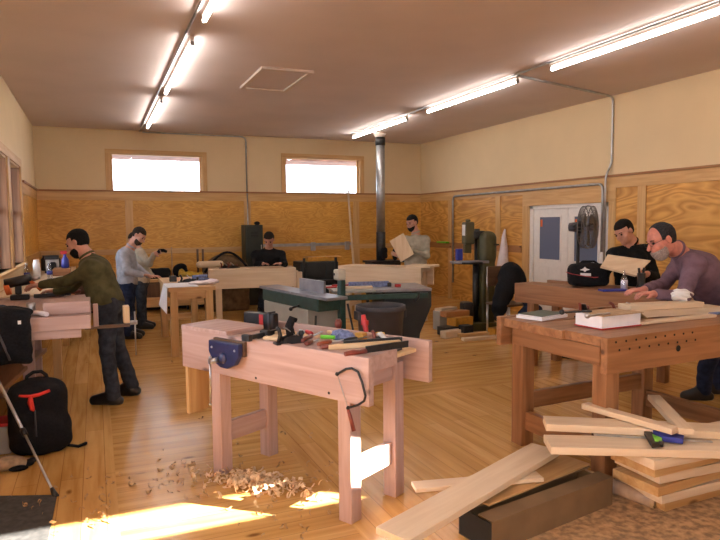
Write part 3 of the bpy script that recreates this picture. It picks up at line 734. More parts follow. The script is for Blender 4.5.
# arched canvas bag behind the back bench
p=PD(226,268,11.6);z0=PD(226,253,11.6).z;ztop=z0
blob('canvas_bag','brown_canvas','brown domed canvas bag with a dark arched handle behind the back bench','bag',[ell((p.x,p.y,ztop-.30),(.42,.2,.28)),rbox((p.x,p.y,(ztop-.3)/2),(.40,.18,(ztop-.3)/2),.05)],.022,(p.x,p.y,0),noise=.006,nf=12)
arch=[(p.x-.42+.84*i/14,p.y-.16,ztop-.34+.36*math.sin(PI*i/14)) for i in range(15)]
o=MB().tube(arch,.022,8).build('arched_handle','black_fabric',bpy.data.objects['canvas_bag']);
for v in o.data.vertices: v.co-=V((p.x,p.y,0))
# hand plane & clutter on back bench
def plane_tool(name,label,c,rz,L=.24,mat='black_iron',grp=None,handle='handle_red'):
    t=thing(name,label,'hand plane',c,rz,grp)
    MB().box((-L/2,-.03,0),(L/2,.03,.012)).prism([(-L*.35,-.03,.012),(L*.38,-.03,.012),(L*.25,-.03,.04),(0,-.03,.05),(-L*.25,-.03,.035)],(0,.003,0)).prism([(-L*.35,.027,.012),(L*.38,.027,.012),(L*.25,.027,.04),(0,.027,.05),(-L*.25,.027,.035)],(0,.003,0)).build('body','black_iron',t)
    MB().tube([(-L*.38,0,.012),(-L*.33,0,.05),(-L*.37,0,.085),(-L*.43,0,.1)],[.014,.013,.012,.01]).build('tote_handle',handle,t)
    MB().lathe([(.012,0),(.01,.02),(.018,.04),(.012,.055)],(L*.33,0,.012),12).build('front_knob',handle,t)
    MB().box((-.05,-.024,.055),(.06,.024,.06),rot=Matrix.Rotation(.7,4,'Y')).build('blade_iron','steel',t);return t
for px,l in ((226,'small hand plane on the left part of the back bench'),(233,'hand plane on the back bench, nearer the man in the black sweater')):
    q=PD(px,270,10.8);plane_tool('hand_plane',l,(q.x,q.y,HBB-.002),.3)
q=PD(268,267,10.85);solo(B((q.x-.2,q.y-.02,HBB),(q.x+.34,q.y+.22,HBB+.018)),'thin_board','board_x','thin pale board under the hands of the man in the black sweater','board',(q.x,q.y,HBB),bev=.002)
# dark machine with wood top behind the jointer
a=PD(301,262,11.0);b=PD(344,262,11.0)
t=thing('planer','dark thickness planer with a pale board lying on it, behind the beige switch box','machine',(a.x,a.y,0));w_=b.x-a.x
bx('machine_body','saw_dark',(0,0,.0),(w_,.5,PD(320,262,11.).z),t,.02)
bx('infeed_table','black_iron',(.1,-.12,.55),(w_-.1,0,.6),t,.004)
for k in (0,1): bx('column','black_iron',(.03+k*(w_-.1),-.04,.3),(.07+k*(w_-.1),0,1.),t,.004)
for k in (0,1): bx('side_guard','saw_dark',(.1+k*.35,-.02,.66),(.35+k*.35,0,.92),t,.006)
zt_=PD(320,262,11.).z
a2=PD(308,257,11.1);b2_=PD(349,262,11.1)
solo(MB().box((a2.x,a2.y+.02,zt_),(b2_.x,a2.y+.3,zt_+.08)),'rough_slab','amber_wood','rough orange slab of wood lying on the dark planer','board',(a2.x,a2.y,zt_),bev=.01)
# two black chairs / boots by stove
for px,l in ((383,'left one of two black padded gloves standing on the stove top'),(395,'right one of two black padded gloves standing on the stove top')):
    q=PD(px,262,12.35);blob('work_glove','black_fabric',l,'glove',[ell((q.x,q.y,.86+.13),(.06,.045,.13)),ell((q.x+(.04 if px>390 else .05),q.y,.86+.2),(.05,.04,.07)),ell((q.x+.07,q.y,.86+.1),(.03,.03,.06))],.01,(q.x,q.y,.86),k=.02)
# ================================================================== JOINTER
ja=PZ(262,290,.84);jb=PZ(331,304,.84);
a=PD(272,295,6.9);b=PD(318,300,6.5)
JO=PD(263,287,7.6);JE=PD(331,296,6.25)
JA=math.atan2(JE.y-JO.y,JE.x-JO.x);JL=(V((JE.x,JE.y))-V((JO.x,JO.y))).length
JZ=(JO.z+JE.z)/2
t=thing('jointer','grey and green jointer with a long steel bed, in the middle of the room','machine',(JO.x,JO.y,0),JA)
bx('cabinet','cabinet_grey',(.10,-.04,0),(JL*.74,.42,JZ-.17),t,.01)
bx('bed_casting','machine_green',(.04,-.03,JZ-.17),(JL*.86,.3,JZ-.03),t,.015)
bx('infeed_table','cast_iron',(0,-.05,JZ-.03),(JL*.5,.2,JZ),t,.003)
bx('outfeed_table','cast_iron',(JL*.5+.02,-.05,JZ-.03),(JL,.2,JZ),t,.003)
fe=bx('fence','cast_iron',(JL*.42,.14,JZ),(JL*.76,.17,JZ+.13),t,.004)
bx('fence_bracket','machine_green',(JL*.5,.17,JZ-.05),(JL*.65,.28,JZ+.06),t,.01)
sx_=JL*.86
MB().box((sx_-.045,.24,.35),(sx_+.03,.30,JZ+.15)).build('post','machine_green',t,bev=.006)
sw=MB().box((sx_-.06,.2,JZ+.15),(sx_+.045,.30,JZ+.265)).build('switch_box','beige_plastic',t,bev=.015)
MB().box((sx_-.05,.19,JZ+.20),(sx_-.02,.2,JZ+.225)).build('switch_button','black_plastic',sw)
MB().cyl((JL*.62,-.13,JZ-.16),(JL*.62,-.04,JZ-.14),.012).ball((JL*.62,-.14,JZ-.17),.022).build('adjust_handle','black_plastic',t)
MB().cyl((JL*.87,-.06,JZ-.2),(JL*.87,-.1,.0),.012).build('foot_rod','black_iron',t)
MB().tube([(JL*.9,.3,JZ-.1),(JL*.96,.3,.5),(JL*.98,.25,.1),(JL*.9,.2,.02)],.012).build('power_cable','black_plastic',t)
# ================================================================== TABLE SAW
TZ=.84
ta=PZ(334,291,TZ);tb=PZ(432,288,TZ)
TA=math.atan2(tb.y-ta.y,tb.x-ta.x);TL=(tb-ta).length
t=thing('table_saw','table saw with a wide grey top and dark cabinet, beside the grey trash can','machine',(ta.x,ta.y,0),TA)
bx('saw_table','cast_iron',(TL*.42,0,TZ-.035),(TL,.7,TZ),t,.004)
bx('extension_table','cabinet_grey',(0,0,TZ-.03),(TL*.42-.003,.7,TZ-.002),t,.004)
bx('front_rail','machine_green',(.12,-.05,TZ-.11),(TL*.95,-.01,TZ-.05),t,.004)
MB().prism([(TL*.50,.05,0),(TL*.86,.05,0),(TL*.89,.05,.30),(TL*1.01,.05,TZ-.22),(TL*1.01,.05,TZ-.035),(TL*.50,.05,TZ-.035)],(0,.58,0)).build('saw_cabinet','saw_dark',t,bev=.01)
bx('leg','maple_z',(.04,.05,0),(.11,.12,TZ-.03),t,.003);bx('leg','maple_z',(.04,.58,0),(.11,.65,TZ-.03),t,.003)
MB().tube([(TL*.86,-.02,TZ-.04),(TL*.84,-.06,TZ-.1),(TL*.8,-.08,TZ-.14)],.016).build('fence_lever','black_plastic',t)
fc=MB().box((TL*.2,.3,TZ),(TL*.62,.36,TZ+.065)).build('rip_fence','blue_rag',t,bev=.004)
MB().box((TL*.6,.28,TZ),(TL*.64,.4,TZ+.05)).build('fence_head','black_iron',t,bev=.006)
MB().cyl((TL*.66,.2,TZ+.02),(TL*.72,.2,TZ+.02),.018).build('fence_knob','red_plastic',t)
tsw=rot2(ta,TA)
q=tsw(TL*.12,.40);o=MB().box((-.25,-.05,TZ),(.20,.05,TZ+.014)).prism([(.0,-.06,TZ+.014),(.22,-.02,TZ+.014),(.26,.05,TZ+.014),(-.1,.02,TZ+.014)],(0,0,.02)).build('push_stick','red_plastic',loc=(q.x,q.y,0),rz=TA+.1)
tag(o,'flat red push stick lying on the table saw extension','push stick')
q=tsw(TL*.06,.2);o=MB().box((0,0,TZ),(.42,.16,TZ+.02)).build('offcut_board','board_x',loc=(q.x,q.y,0),rz=TA-.15,bev=.003);tag(o,'pale offcut board lying on the left end of the table saw','board')
# trash can
q=PD(380.5,305,6.5);
t=thing('trash_can','large round grey plastic trash can behind the middle bench','trash can',(q.x,q.y,0))
zr=q.z
MB().lathe([(.19,0),(.20,.02),(.245,zr-.06),(.262,zr-.05),(.262,zr),(.245,zr),(.235,zr-.05),(.19,.03)],(0,0,0),36).build('can_body','bin_grey',t)
for s in (-1,1): MB().box((s*.262-.02,-.06,zr-.14),(s*.262+.02,.06,zr-.05)).build('handle','bin_grey',t,bev=.008)
# small machine wheel right of the can (a grey caster)
q=PD(405,331,6.95)
solo(MB().cyl((q.x-.03,q.y,.07),(q.x+.03,q.y,.07),.07,n=20).cyl((q.x-.04,q.y,.07),(q.x+.04,q.y,.07),.02),'spare_wheel','bin_grey','small grey wheel beside the trash can','wheel',(q.x,q.y,0))
# ================================================================== DRILL PRESS / BANDSAW CORNER
def PDz(px,py,d): p=PD(px,py,d);return p
D1=9.35
c=PD(483,310,D1);tt=PD(483,231,D1)
t=thing('bandsaw','olive green bandsaw with a tall rounded column, beside the hanging white cloth','machine',(c.x,c.y,0),-.25)
wz=tt.z
blobm=sdf_obj('column_body','olive_paint',[rbox((.03,.0,.55),(.10,.16,.55),.02),rbox((.03,.0,wz-.24),(.14,.18,.24),.11)],.016,.03,parent=t)
bx('base_cabinet','olive_paint',(-.30,-.2,0),(.16,.22,.12),t,.01)
hp=PD(469,236,D1);
hx_=-.24;zt0=PD(469,222,D1).z;zb0=PD(469,242,D1).z
MB().box((hx_-.07,-.10,zb0-.03),(hx_+.07,.10,zt0)).cyl((hx_,0,zt0),(hx_,0,zt0+.04),.04).build('upper_head','olive_paint',t,bev=.03)
MB().box((hx_-.075,-.08,zb0+.1),(hx_-.07,.05,zt0-.04)).build('name_plate','white_plastic',t)
MB().box((hx_-.06,-.05,zb0-.16),(hx_+.04,.05,zb0-.03)).build('blade_guide','olive_paint',t,bev=.008)
MB().cyl((hx_+.14,0,.35),(hx_+.14,0,zb0+.2),.04).build('guide_column','black_iron',t)
MB().box((-.2,-.1,zb0+.05),(.0,.1,zb0+.17)).build('belt_arm','black_iron',t,bev=.02)
zt1=PD(475,261,D1).z
MB().cyl((hx_,-.02,zt1-.03),(hx_,-.02,zt1),.24,n=28).build('round_table','black_iron',t)
MB().box((hx_-.30,-.2,zt1-.02),(hx_+.26,-.06,zt1+.02)).build('saw_table','cast_iron',t,bev=.006)
MB().cyl((hx_+.12,0,.12),(hx_+.12,0,zt1-.03),.045).build('lower_column','black_iron',t)
MB().box((hx_-.1,-.12,.12),(hx_+.06,.1,.42)).build('motor','black_iron',t,bev=.03)
MB().tube([(hx_+.28,-.16,zt1+.25),(hx_+.42,-.16,zt1+.25)],.012).build('lever_handle','black_iron',t)
q=PD(459,256,9.2);tag(MB().box((-.05,-.03,0),(.05,.03,.17)).build('spray_can','blue_plastic',loc=(q.x,q.y,zt1+.02),bev=.008),'small blue and white can standing on the left of the bandsaw table','can')
# white hanging cloth
hp=PD(504,229,9.3);hw=PX(500,272,XR-.06)
wp=[PX(505,229,XR-.05),PX(508,272,XR-.05),PX(501,283,XR-.05),PX(493,275,XR-.05)]
ap=wp[0]
wb=PX(502,279,XR-.16);wt=PX(505,229,XR-.06)
wq=MB().tube([V((0,0,0))]+[(wb-wt)*k+V((.0,.015*math.sin(k*9),0)) for k in (.15,.4,.7,1.0)],[.015,.04,.075,.105,.125],9).build('white_apron','white_cloth',loc=wt);tag(wq,'white cloth hanging in a narrow cone on the right wall beside the bandsaw','cloth')
# black coat on a chair
q=PD(508,305,8.7);zc_=PD(512,264,8.7).z
t=thing('chair','chair covered by a black coat, beside the bandsaw','chair',(q.x,q.y,0),.2)
for x in (-.2,.2):
    for y in (-.2,.2): MB().cyl((x,y,0),(x,y,.45),.015).build('leg','steel',t)
bx('seat','darkwood_x',(-.22,-.22,.45),(.22,.22,.48),t,.01)
bx('backrest','darkwood_x',(-.2,.2,.7),(.2,.23,.98),t,.01)
for x in (-.19,.19): MB().cyl((x,.215,.45),(x,.215,.98),.013).build('back_post','steel',t)
cc=V((q.x,q.y,0))
blob('black_coat','black_fabric','black coat draped over the chair beside the bandsaw','coat',[cap((cc.x+.0,cc.y-.05,zc_-.16),(cc.x-.22,cc.y-.1,.45),.16,.1),cap((cc.x+.05,cc.y-.02,zc_-.16),(cc.x+.12,cc.y,.75),.17,.15),cap((cc.x-.18,cc.y-.12,.65),(cc.x-.27,cc.y-.14,.3),.08,.06)],.018,(cc.x,cc.y,.3),noise=.008,nf=14,k=.08)
blob('denim_bundle','denim_blue','blue denim jacket bundled on the chair seat under the black coat','jacket',[ell((cc.x+.16,cc.y-.22,.62),(.12,.1,.17)),ell((cc.x+.20,cc.y-.26,.30),(.20,.14,.17)),ell((cc.x+.15,cc.y-.26,.14),(.2,.14,.14))],.018,(cc.x+.16,cc.y-.24,0),noise=.012,nf=22,k=.05)
# scrap heap by the bandsaw
random.seed(3)
scr=[(452,322,'board_x',.34,.12,.10,'pale block of wood on the floor, front left of the bandsaw',.2),(466,322,'black_iron',.16,.14,.16,'dark square motor box on the floor in front of the bandsaw',.1),(446,305,'cabinet_grey',.34,.2,.28,'grey speckled metal box standing beside the table saw, behind the scrap wood',0.),(455,309,'black_plastic',.5,.2,.12,'black power tool case lying in the scrap heap',.15),(475,312,'pine_x',.5,.1,.06,'short pine offcut lying before the bandsaw base',-.1),(482,316,'board_x',.6,.09,.04,'long thin pale strip on the floor before the bandsaw',-.05),(460,296,'amber_wood',.34,.2,.12,'orange block of wood on top of the black tool case',.2),(455,291,'redfir_x',.42,.16,.08,'reddish rough slab topping the scrap heap',.1),(446,289,'board_x',.36,.14,.04,'pale offcut lying on the grey speckled box',.3),(497,312,'amber_wood',.22,.14,.12,'orange wood block on the floor under the black coat',.2)]
zs=[0,0,0,0,0.0,0,.12,.24,.28,0]
dd=[8.7,8.75,9.35,8.95,8.7,8.5,9.0,9.05,9.4,8.75]
for (px,py,mt_,a,b_,c_,lb,rz_),z,d in zip(scr,zs,dd):
    q=PD(px,py,d);nm='scrap_block'
    if 'motor' in lb:nm='motor_box'
    if 'metal box' in lb:nm='metal_box'
    if 'tool case' in lb and 'top' not in lb:nm='tool_case'
    o=MB().box((-a/2,-b_/2,0),(a/2,b_/2,c_)).build(nm,mt_,loc=(q.x,q.y,z),rz=rz_,bev=.006);tag(o,lb,'scrap wood' if nm=='scrap_block' else 'box','scrap heap by the bandsaw' if nm=='scrap_block' else None)
# little green thing on back rail
q=PX(444,241,XR-.06);o=MB().box((-.04,-.2,0),(.04,.2,.035)).build('green_level','green_plastic',loc=(XR-.09,q.y,PX(444,243,XR-.06).z),bev=.004);tag(o,'small green tool resting on the rail of the right wall, left of the long conduit','tool')
# pedestal fan
q=PD(577,300,7.4);zf=PD(590,230,7.4).z;hz=PD(578,225,7.4)
t=thing('pedestal_fan','black pedestal fan with a grey round cage, in front of the white doors','fan',(q.x,q.y,0),0)
MB().cyl((0,0,0),(0,0,.04),.25,.22,n=28).build('base','black_plastic',t)
MB().cyl((0,0,.04),(0,0,hz.z-.05),.02).build('pole','black_plastic',t)
MB().cyl((0,0,.85),(0,0,.95),.032).build('collar','black_plastic',t)
R_=PD(590,206,7.4).z-PD(590,249,7.4).z;R_=R_/2
fa=V((.80,-.60,0)).normalized()   # axis of the cage
ctr=V((.17,-.02,zf-hz.z+hz.z));ctr=V(((PD(588,228,7.4)-q).x,(PD(588,228,7.4)-q).y,PD(588,227,7.4).z))
fa=V((1,.05,0));ex=V((0,1,0))
vd=(V((q.x,q.y,0))).normalized();sd=V((vd.y,-vd.x,0));fa=(sd*.96-vd*.28).normalized();ex=V((-fa.y,fa.x,0))
mh=MB().cyl(ctr-fa*.22,ctr-fa*.07,.05,.07).build('motor_housing','bin_grey',t)
MB().tube([(0,0,hz.z-.07),(0,0,hz.z),ctr-fa*.18],.028).build('neck','black_plastic',t)
cg=MB()
for off,rs in ((.0,1),(.055,.97),(-.055,.97)):
    cg.tube([ctr+fa*off+(ex*math.cos(2*PI*k/28)+V((0,0,1))*math.sin(2*PI*k/28))*R_*rs for k in range(29)],.006,5)
for k in range(40):
    a=2*PI*k/40;dv=ex*math.cos(a)+V((0,0,1))*math.sin(a)
    cg.tube([ctr+fa*.09+dv*.03,ctr+fa*.085+dv*R_*.5,ctr+fa*.055+dv*R_*.97,ctr+dv*R_,ctr-fa*.055+dv*R_*.97,ctr-fa*.08+dv*R_*.5,ctr-fa*.07+dv*.06],.0028,4)
for rs in (.3,.55,.78):
    for s in (-1,1):cg.tube([ctr+fa*s*(.088-.03*rs)+(ex*math.cos(2*PI*k/24)+V((0,0,1))*math.sin(2*PI*k/24))*R_*rs for k in range(25)],.0028,4)
cg.build('cage','fan_grey',t)
for k in range(3):
    a=2*PI*k/3+.4;dv=ex*math.cos(a)+V((0,0,1))*math.sin(a);dw=fa.cross(dv)
    MB().prism([ctr+dv*.03+dw*.02,ctr+dv*R_*.5+dw*R_*.4,ctr+dv*R_*.88+dw*R_*.25,ctr+dv*R_*.85-dw*R_*.15,ctr+dv*.03-dw*.02],fa*.006).build('blade','fan_grey',t)
MB().cyl(ctr+fa*.0,ctr+fa*.095,.045).build('hub','bin_grey',t)
bx('control_box','black_plastic',(-.05,-.04,.95),(.05,.04,1.05),t,.01)
# ================================================================== LUMBER & FOREGROUND
def board(name,mat,A,Bp,W,T,label,cat,group=None,away=True,z=None,bev=.003):
    """A,B: near long edge, top surface; box extends W away from the camera and T down"""
    A=V(A);Bp=V(Bp);d=Bp-A;L=d.length;x=d.normalized();y=V((-x.y,x.x,0)).normalized()
    if y.dot(V((_d.x,_d.y,0)))<0 and away: y=-y
    zz=x.cross(y)
    if zz.z<0: zz=-zz
    o=MB().box((0,0,-T),(L,W,0)).build(name,mat+'_x',bev=bev)
    yy=zz.cross(x)
    s=1 if yy.dot(y)>0 else -1
    if s<0:
        for v in o.data.vertices: v.co.y=-v.co.y
        o.data.flip_normals()
    o.matrix_world=Matrix(((x.x,yy.x,zz.x,A.x),(x.y,yy.y,zz.y,A.y),(x.z,yy.z,zz.z,A.z),(0,0,0,1)))
    return tag(o,label,cat,group)
# pile of short boards
T=.047
cn=[(655,509),(668,497),(662,487),(672,472),(655,466),(668,462)]
zz=0
names=['bottom-most short board of the floor pile at the right','second short board from the floor in the pile at the right','third short board up in the pile at the right','fourth short board up in the pile, its orange end grain showing','fifth short board up in the pile at the right, jutting to the left','topmost short board of the pile at the right, directly under the long boards']
nears=[(2.82,2.38),(2.77,2.36),(2.72,2.34),(2.75,2.36),(2.68,2.33),(2.64,2.30)]
rots=[.04,.0,.07,-.04,.03,-.02]
for i in range(6):
    zz=(i+1)*.0585
    o=MB().box((0,0,-.052),(.98,.30+.03*(i%2),0)).build('short_board',['pine_x','board_x','pine_x','board_x','pine_x','board_x'][i],bev=.003)
    o.location=(nears[i][0],nears[i][1],zz);o.rotation_euler.z=rots[i]
    tag(o,names[i],'board','short boards piled on the floor at the right')
ZT=.352
# spacer blocks
# two long boards
A=PZ(551,447,ZT+.045);Bq=PZ(760,452,ZT+.045)
bo1=board('long_board','board',A,Bq,.20,.042,'lower of the two long pale boards on the pile, carrying the square','board','long pale boards on the pile')
A2=PZ(546,424,ZT+.090);B2=PZ(760,434,ZT+.090)
bo2=board('long_board','board',A2,B2,.16,.042,'upper long pale board on the right pile, behind the steel bar','board','long pale boards on the pile')
ZL2=ZT+.092
# spacer under upper board's overhang handled by lower board width
A=PZ(672,429,ZL2+.036);Bq=PZ(583,404,ZL2+.036)
board('tapered_board','board',A,Bq+(Bq-A)*.02,.07,.034,'short pale board jutting to the left over the long boards','board')
A=PZ(694,429,ZL2+.036);Bq=PZ(660,395,ZL2+.036)
board('tapered_board','board',A+V((0,0,0)),Bq,.075,.034,'short pale board pointing away towards the orange bench legs','board')
def onl(px,py,dz): return PZ(px,py,ZT+.046+dz)
a=onl(594,433,.012);b=onl(712,440,.012)
tag(MB().box((0,-.012,0),((b-a).length,.012,.006)).build('steel_bar','steel',loc=(a.x,a.y,ZT+.0465),rz=math.atan2(b.y-a.y,b.x-a.x)),'long dark steel bar lying across the long pale boards','bar')
sq=thing('combination_square','black and blue square with a green vial lying on the long boards','square',(lambda p:(p.x,p.y,ZT+.0535))(onl(650,438,.01)))
s0=V(sq.location)
def ql(px,py): 
    p=PZ(px,py,ZT+.056)-s0;p.z=0;return p
MB().prism([ql(642,431),ql(650,432),ql(660,447),ql(652,448)],(0,0,.022)).build('blade_arm','black_iron',sq,bev=.002)
MB().prism([ql(648,431),ql(684,440),ql(683,444),ql(660,441)],(0,0,.03)).build('handle','blue_plastic',sq,bev=.004)
MB().prism([ql(652,438),ql(662,442),ql(662,446),ql(655,445)],(0,0,.027)).build('vial_block','green_plastic',sq,bev=.003)
MB().cyl(ql(661,446),ql(661,446)+V((0,0,.028)),.012).build('lock_knob','black_plastic',sq)
# paper roll
a=PZ(657,502,.042);b=PZ(594,463,.042);b=a+V((-.16,.66,0))
t=thing('paper_roll','roll of brown kraft paper in clear wrap lying beside the board pile','roll',(a.x,a.y,0))
ax_=(b-a)
mb=MB();mb.cyl(V((0,0,.042)),V((ax_.x,ax_.y,.042)),.042,n=24,caps=False).cyl(V((0,0,.042)),V((ax_.x,ax_.y,.042)),.026,n=24,caps=False);mb.build('rolled_paper','kraft',t)
n_=ax_.normalized();mb=MB();mb.cyl(V((n_.x*.02,n_.y*.02,.042)),V((n_.x*.35,n_.y*.35,.042)),.0435,n=24,caps=False);mb.build('clear_wrap','wrap_clear',t)
mb=MB();mb.cyl(V((n_.x*.012,n_.y*.012,.042)),V((n_.x*.6,n_.y*.6,.042)),.0255,n=24);mb.build('dark_core','shadow_black',t)
# OSB / cardboard sheet under
ma=PZ(445,500,.0);mb_=PZ(720,480,0)
o=MB().prism([(1.55,2.15,0.001),(3.6,1.7,0.001),(3.85,2.95,0.001),(2.05,3.0,0.001)],(0,0,.006)).build('floor_sheet','osb');tag(o,'brown flecked sheet lying on the floor under the cardboard box and board pile','floor sheet')
# cardboard box, long
BXO=(1.70,2.40);BXA=math.radians(10)
bw=rot2(BXO,BXA);BZ0=.008
t=thing('cardboard_box','long flat brown cardboard box on the floor at the bottom of the photo','box',(BXO[0],BXO[1],BZ0),BXA)
BLn,BWd,BHt=.94,.24,.155
bx('box_front','cardboard',(0,0,0),(BLn,.006,BHt),t,.002);bx('box_back','cardboard',(0,BWd-.006,0),(BLn,BWd,BHt),t,.002)
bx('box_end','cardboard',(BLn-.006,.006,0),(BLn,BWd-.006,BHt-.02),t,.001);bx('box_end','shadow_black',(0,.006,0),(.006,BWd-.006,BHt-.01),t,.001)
bx('box_bottom','cardboard',(0,0,0),(BLn,BWd,.005),t,0)
bx('box_flap','cardboard',(-.0,-.0,BHt),(BLn,.10,BHt+.004),t,0)
bx('box_flap','cardboard',(.0,.16,BHt),(BLn+.02,BWd+.04,BHt+.006),t,0)
# plywood offcut on the box
o=MB().box((.10,.11,BHt+.01),(BLn+.03,.42,BHt+.022)).build('plywood_offcut','pine_x',loc=(BXO[0],BXO[1],BZ0-.0),rz=BXA+.06,bev=.002);tag(o,'thin brown plywood offcut lying on the cardboard box behind the big plank','board')
ZP=BZ0+BHt+.024
a=PZ(545,478,ZP+.025);b=PZ(416,489,ZP+.025)
board('pale_offcut','board',b,b+(a-b).normalized()*.72,.10,.022,'pale board lying under the big plank on the cardboard box','board')
A=PZ(408,541,ZP+.062);Bq=PZ(560,450,ZP+.062);Lb=PZ(374,530,ZP+.062)
board('big_plank','board',A,Bq,.185,.034,'big pale plank lying diagonally over the cardboard box in the foreground','board')
# ---------------- left floor things
p=PZ(40,452,0)
BP=thing('backpack','black backpack with a red ribbon tag standing on the floor','backpack',(p.x,p.y+.02,0),.15)
sdf_obj('pack_body','black_fabric',[rbox((0,0,.25),(.19,.11,.25),.09),ell((0,-.10,.16),(.15,.07,.15)),ell((0,0,.40),(.165,.10,.14)),ell((.13,-.03,.12),(.08,.10,.12))],.010,.05,parent=BP,noise=.004,nf=18)
MB().tube([(-.07,0,.50),(-.06,0,.55),(-.02,0,.575),(.03,0,.575),(.06,0,.545),(.07,0,.49)],.013).build('top_handle','black_fabric',BP)
MB().tube([(-.12,-.105,.445),(-.05,-.125,.435),(.0,-.125,.44),(.07,-.11,.455)],[.008,.014,.014,.012],6).tube([(-.05,-.125,.435),(-.055,-.14,.40),(-.045,-.145,.35),(-.035,-.145,.335)],[.012,.02,.016,.006],6).build('red_ribbon','red_cloth',BP)
MB().tube([(-.03,-.145,.34),(-.03,-.16,.26),(-.03,-.168,.16)],.006,6).build('zip_cord','bin_grey',BP)
MB().tube([(.16,-.05,.03),(.24,-.08,.012),(.30,-.04,.012)],.012,6).build('strap','black_fabric',BP)
# monopod
f=PZ(56,497,0.0);u=PD(-16,352,4.35)
t=thing('tripod_leg','silver tripod leg with a black clamp slanting to the floor before the backpack','tripod',(f.x,f.y,0))
L_=u-f
MB().cyl(L_*.04,L_*.40,.0075,n=12).build('lower_tube','galvanized',t);MB().cyl(L_*.40,L_,.0105,n=12).build('upper_tube','galvanized',t)
MB().cyl(L_*.385,L_*.425,.018,n=12).build('clamp','black_plastic',t)
MB().cyl((0,0,0),L_*.05,.019,.012,n=12).build('rubber_foot','black_plastic',t)
apx=u
for k,(dx,dy) in enumerate(((.02,.16),(-.02,-.5))):
    g=V((max(u.x+dx,XL+.06),u.y+dy,0))-f
    MB().cyl(L_,g,.0095,.008,n=10).build('rear_leg','galvanized',t)
MB().cyl(L_-V((0,0,.03)),L_+V((0,0,.12)),.03,n=16).build('tripod_head','black_plastic',t)
# floor mat
mp_=[PZ(0,497,.001),PZ(57,496,.001),PZ(47,541,.001),PZ(-30,545,.001),PZ(-30,499,.001)]
o=MB().prism([(-.95,4.17,.001),(mp_[0].x,mp_[0].y,.001),(mp_[1].x,mp_[1].y,.001),(mp_[2].x,3.2,.001),(-.95,3.1,.001)],(0,0,.008)).build('floor_mat','grey_mat');tag(o,'dark grey rubber mat on the floor at the bottom left corner','mat')
# glove on floor
p=PZ(6,470,0)
gl=blob('work_glove','leather_tan','tan work glove with black fingertips on the floor, beside the backpack','glove',[ell((p.x,p.y,.045),(.12,.07,.045)),cap((p.x+.05,p.y-.01,.04),(p.x+.13,p.y-.0,.03),.03,.02),cap((p.x+.05,p.y+.03,.04),(p.x+.14,p.y+.035,.03),.025,.018)],.007,(p.x,p.y,0),noise=.002,nf=50,k=.02)
o=sdf_obj('fingertips','black_fabric',[ell((.135,-.002,.03),(.035,.024,.024)),ell((.150,.034,.03),(.03,.02,.02)),ell((.08,-.06,.02),(.06,.016,.02))],.006,.012,parent=gl)
p=PZ(6,452,0)
o=MB().box((p.x-.12,p.y-.05,0),(p.x+.04,p.y+.14,.20)).build('storage_box','cabinet_grey',shift=(p.x,p.y,0),bev=.01);tag(o,'grey storage box with a red lid half out of frame left of the backpack','box')
MB().box((-.13,-.06,.20),(.05,.15,.225)).build('lid','red_plastic',o,bev=.006)
# black bag at bottom right corner
# jacket over left bench end
jp=PY(14,320,5.06)
o=blob('black_jacket','black_fabric','black jacket with a grey strap hanging over the near end of the left workbench','jacket',[rbox((jp.x-.02,5.04,.80),(.13,.035,.19),.03),ell((jp.x-.05,5.14,.97),(.17,.14,.05)),cap((jp.x-.16,5.05,.92),(jp.x-.02,5.03,.70),.05,.05)],.010,(jp.x,5.06,.7),noise=.004,nf=24,k=.04)
js=MB().tube([(-.13,-.07,.20),(-.09,-.075,.14),(-.05,-.075,.02),(-.03,-.07,-.05)],.010,6).build('grey_strap','bin_grey',o)
MB().box((-.0+.03,-.066,.205),(.05,-.058,.23)).build('white_label','white_plastic',o)
q=PD(5,306,5.15);blob('blue_cloth','denim_blue','dark blue cloth on the left bench above the black jacket','cloth',[ell((q.x-.02,5.30,.97),(.13,.13,.05))],.01,(q.x,5.3,.93),noise=.006,nf=30)
# left bench top items
ZB=.925
def standing(px,py,z,d=None): p=PZ(px,py,z);return p
# drill on bench
p=PD(18,300,5.75)
dt=thing('power_drill','orange and black power tool under the hand of the olive-shirted man','power tool',(p.x,p.y,ZB))
MB().box((-.06,-.05,.0),(.10,.05,.05)).box((-.02,-.028,.05),(.035,.028,.15)).build('battery_grip','black_plastic',dt,bev=.012)
MB().cyl((-.10,0,.15),(.12,0,.19),.045,.05,n=18).build('motor_housing','black_plastic',dt)
MB().cyl((-.10,0,.10),(-.055,0,.11),.058,n=18).build('orange_cap','orange_plastic',dt,bev=.006)
MB().tube([(.10,-.03,.18),(.16,-.04,.13),(.20,-.04,.08)],.016,8).build('orange_trigger_guard','orange_plastic',dt)
MB().cyl((.12,0,.19),(.19,0,.205),.03,.02,n=14).build('chuck','steel',dt)
p=PZ(31,313,ZB);solo(MB().lathe([(.034,0),(.036,.004),(.036,.075),(.030,.083)],(p.x,p.y,ZB),20),'metal_can','steel','small silver can on the left bench below the power tool','can',(p.x,p.y,ZB))
p=PZ(30,316,ZB);q=PZ(47,317,ZB);solo(MB().tube([(p.x-.02,p.y+.02,ZB+.022),(p.x+.05,p.y,ZB+.02),(q.x,q.y,ZB+.02)],[.02,.02,.018],12),'paper_tube','white_cloth','short pale rolled cloth on the near edge of the left bench','roll',(p.x,p.y,ZB))
for i,(px,py,l,mt_) in enumerate(((48,293,'black clamp bar lying on the left bench below the outstretched arm','black_iron'),(60,291,'dark handled chisel on the left bench behind the fir block','handle_red'))):
    p=PZ(px,py+4,ZB);o=MB().box((-.12,-.02,0),(.14,.02,.035)).cyl((.14,0,.02),(.2,0,.02),.018).build('bench_tool',mt_,loc=(p.x,p.y,ZB),rz=.1+.3*i,bev=.004);tag(o,l,'tool')
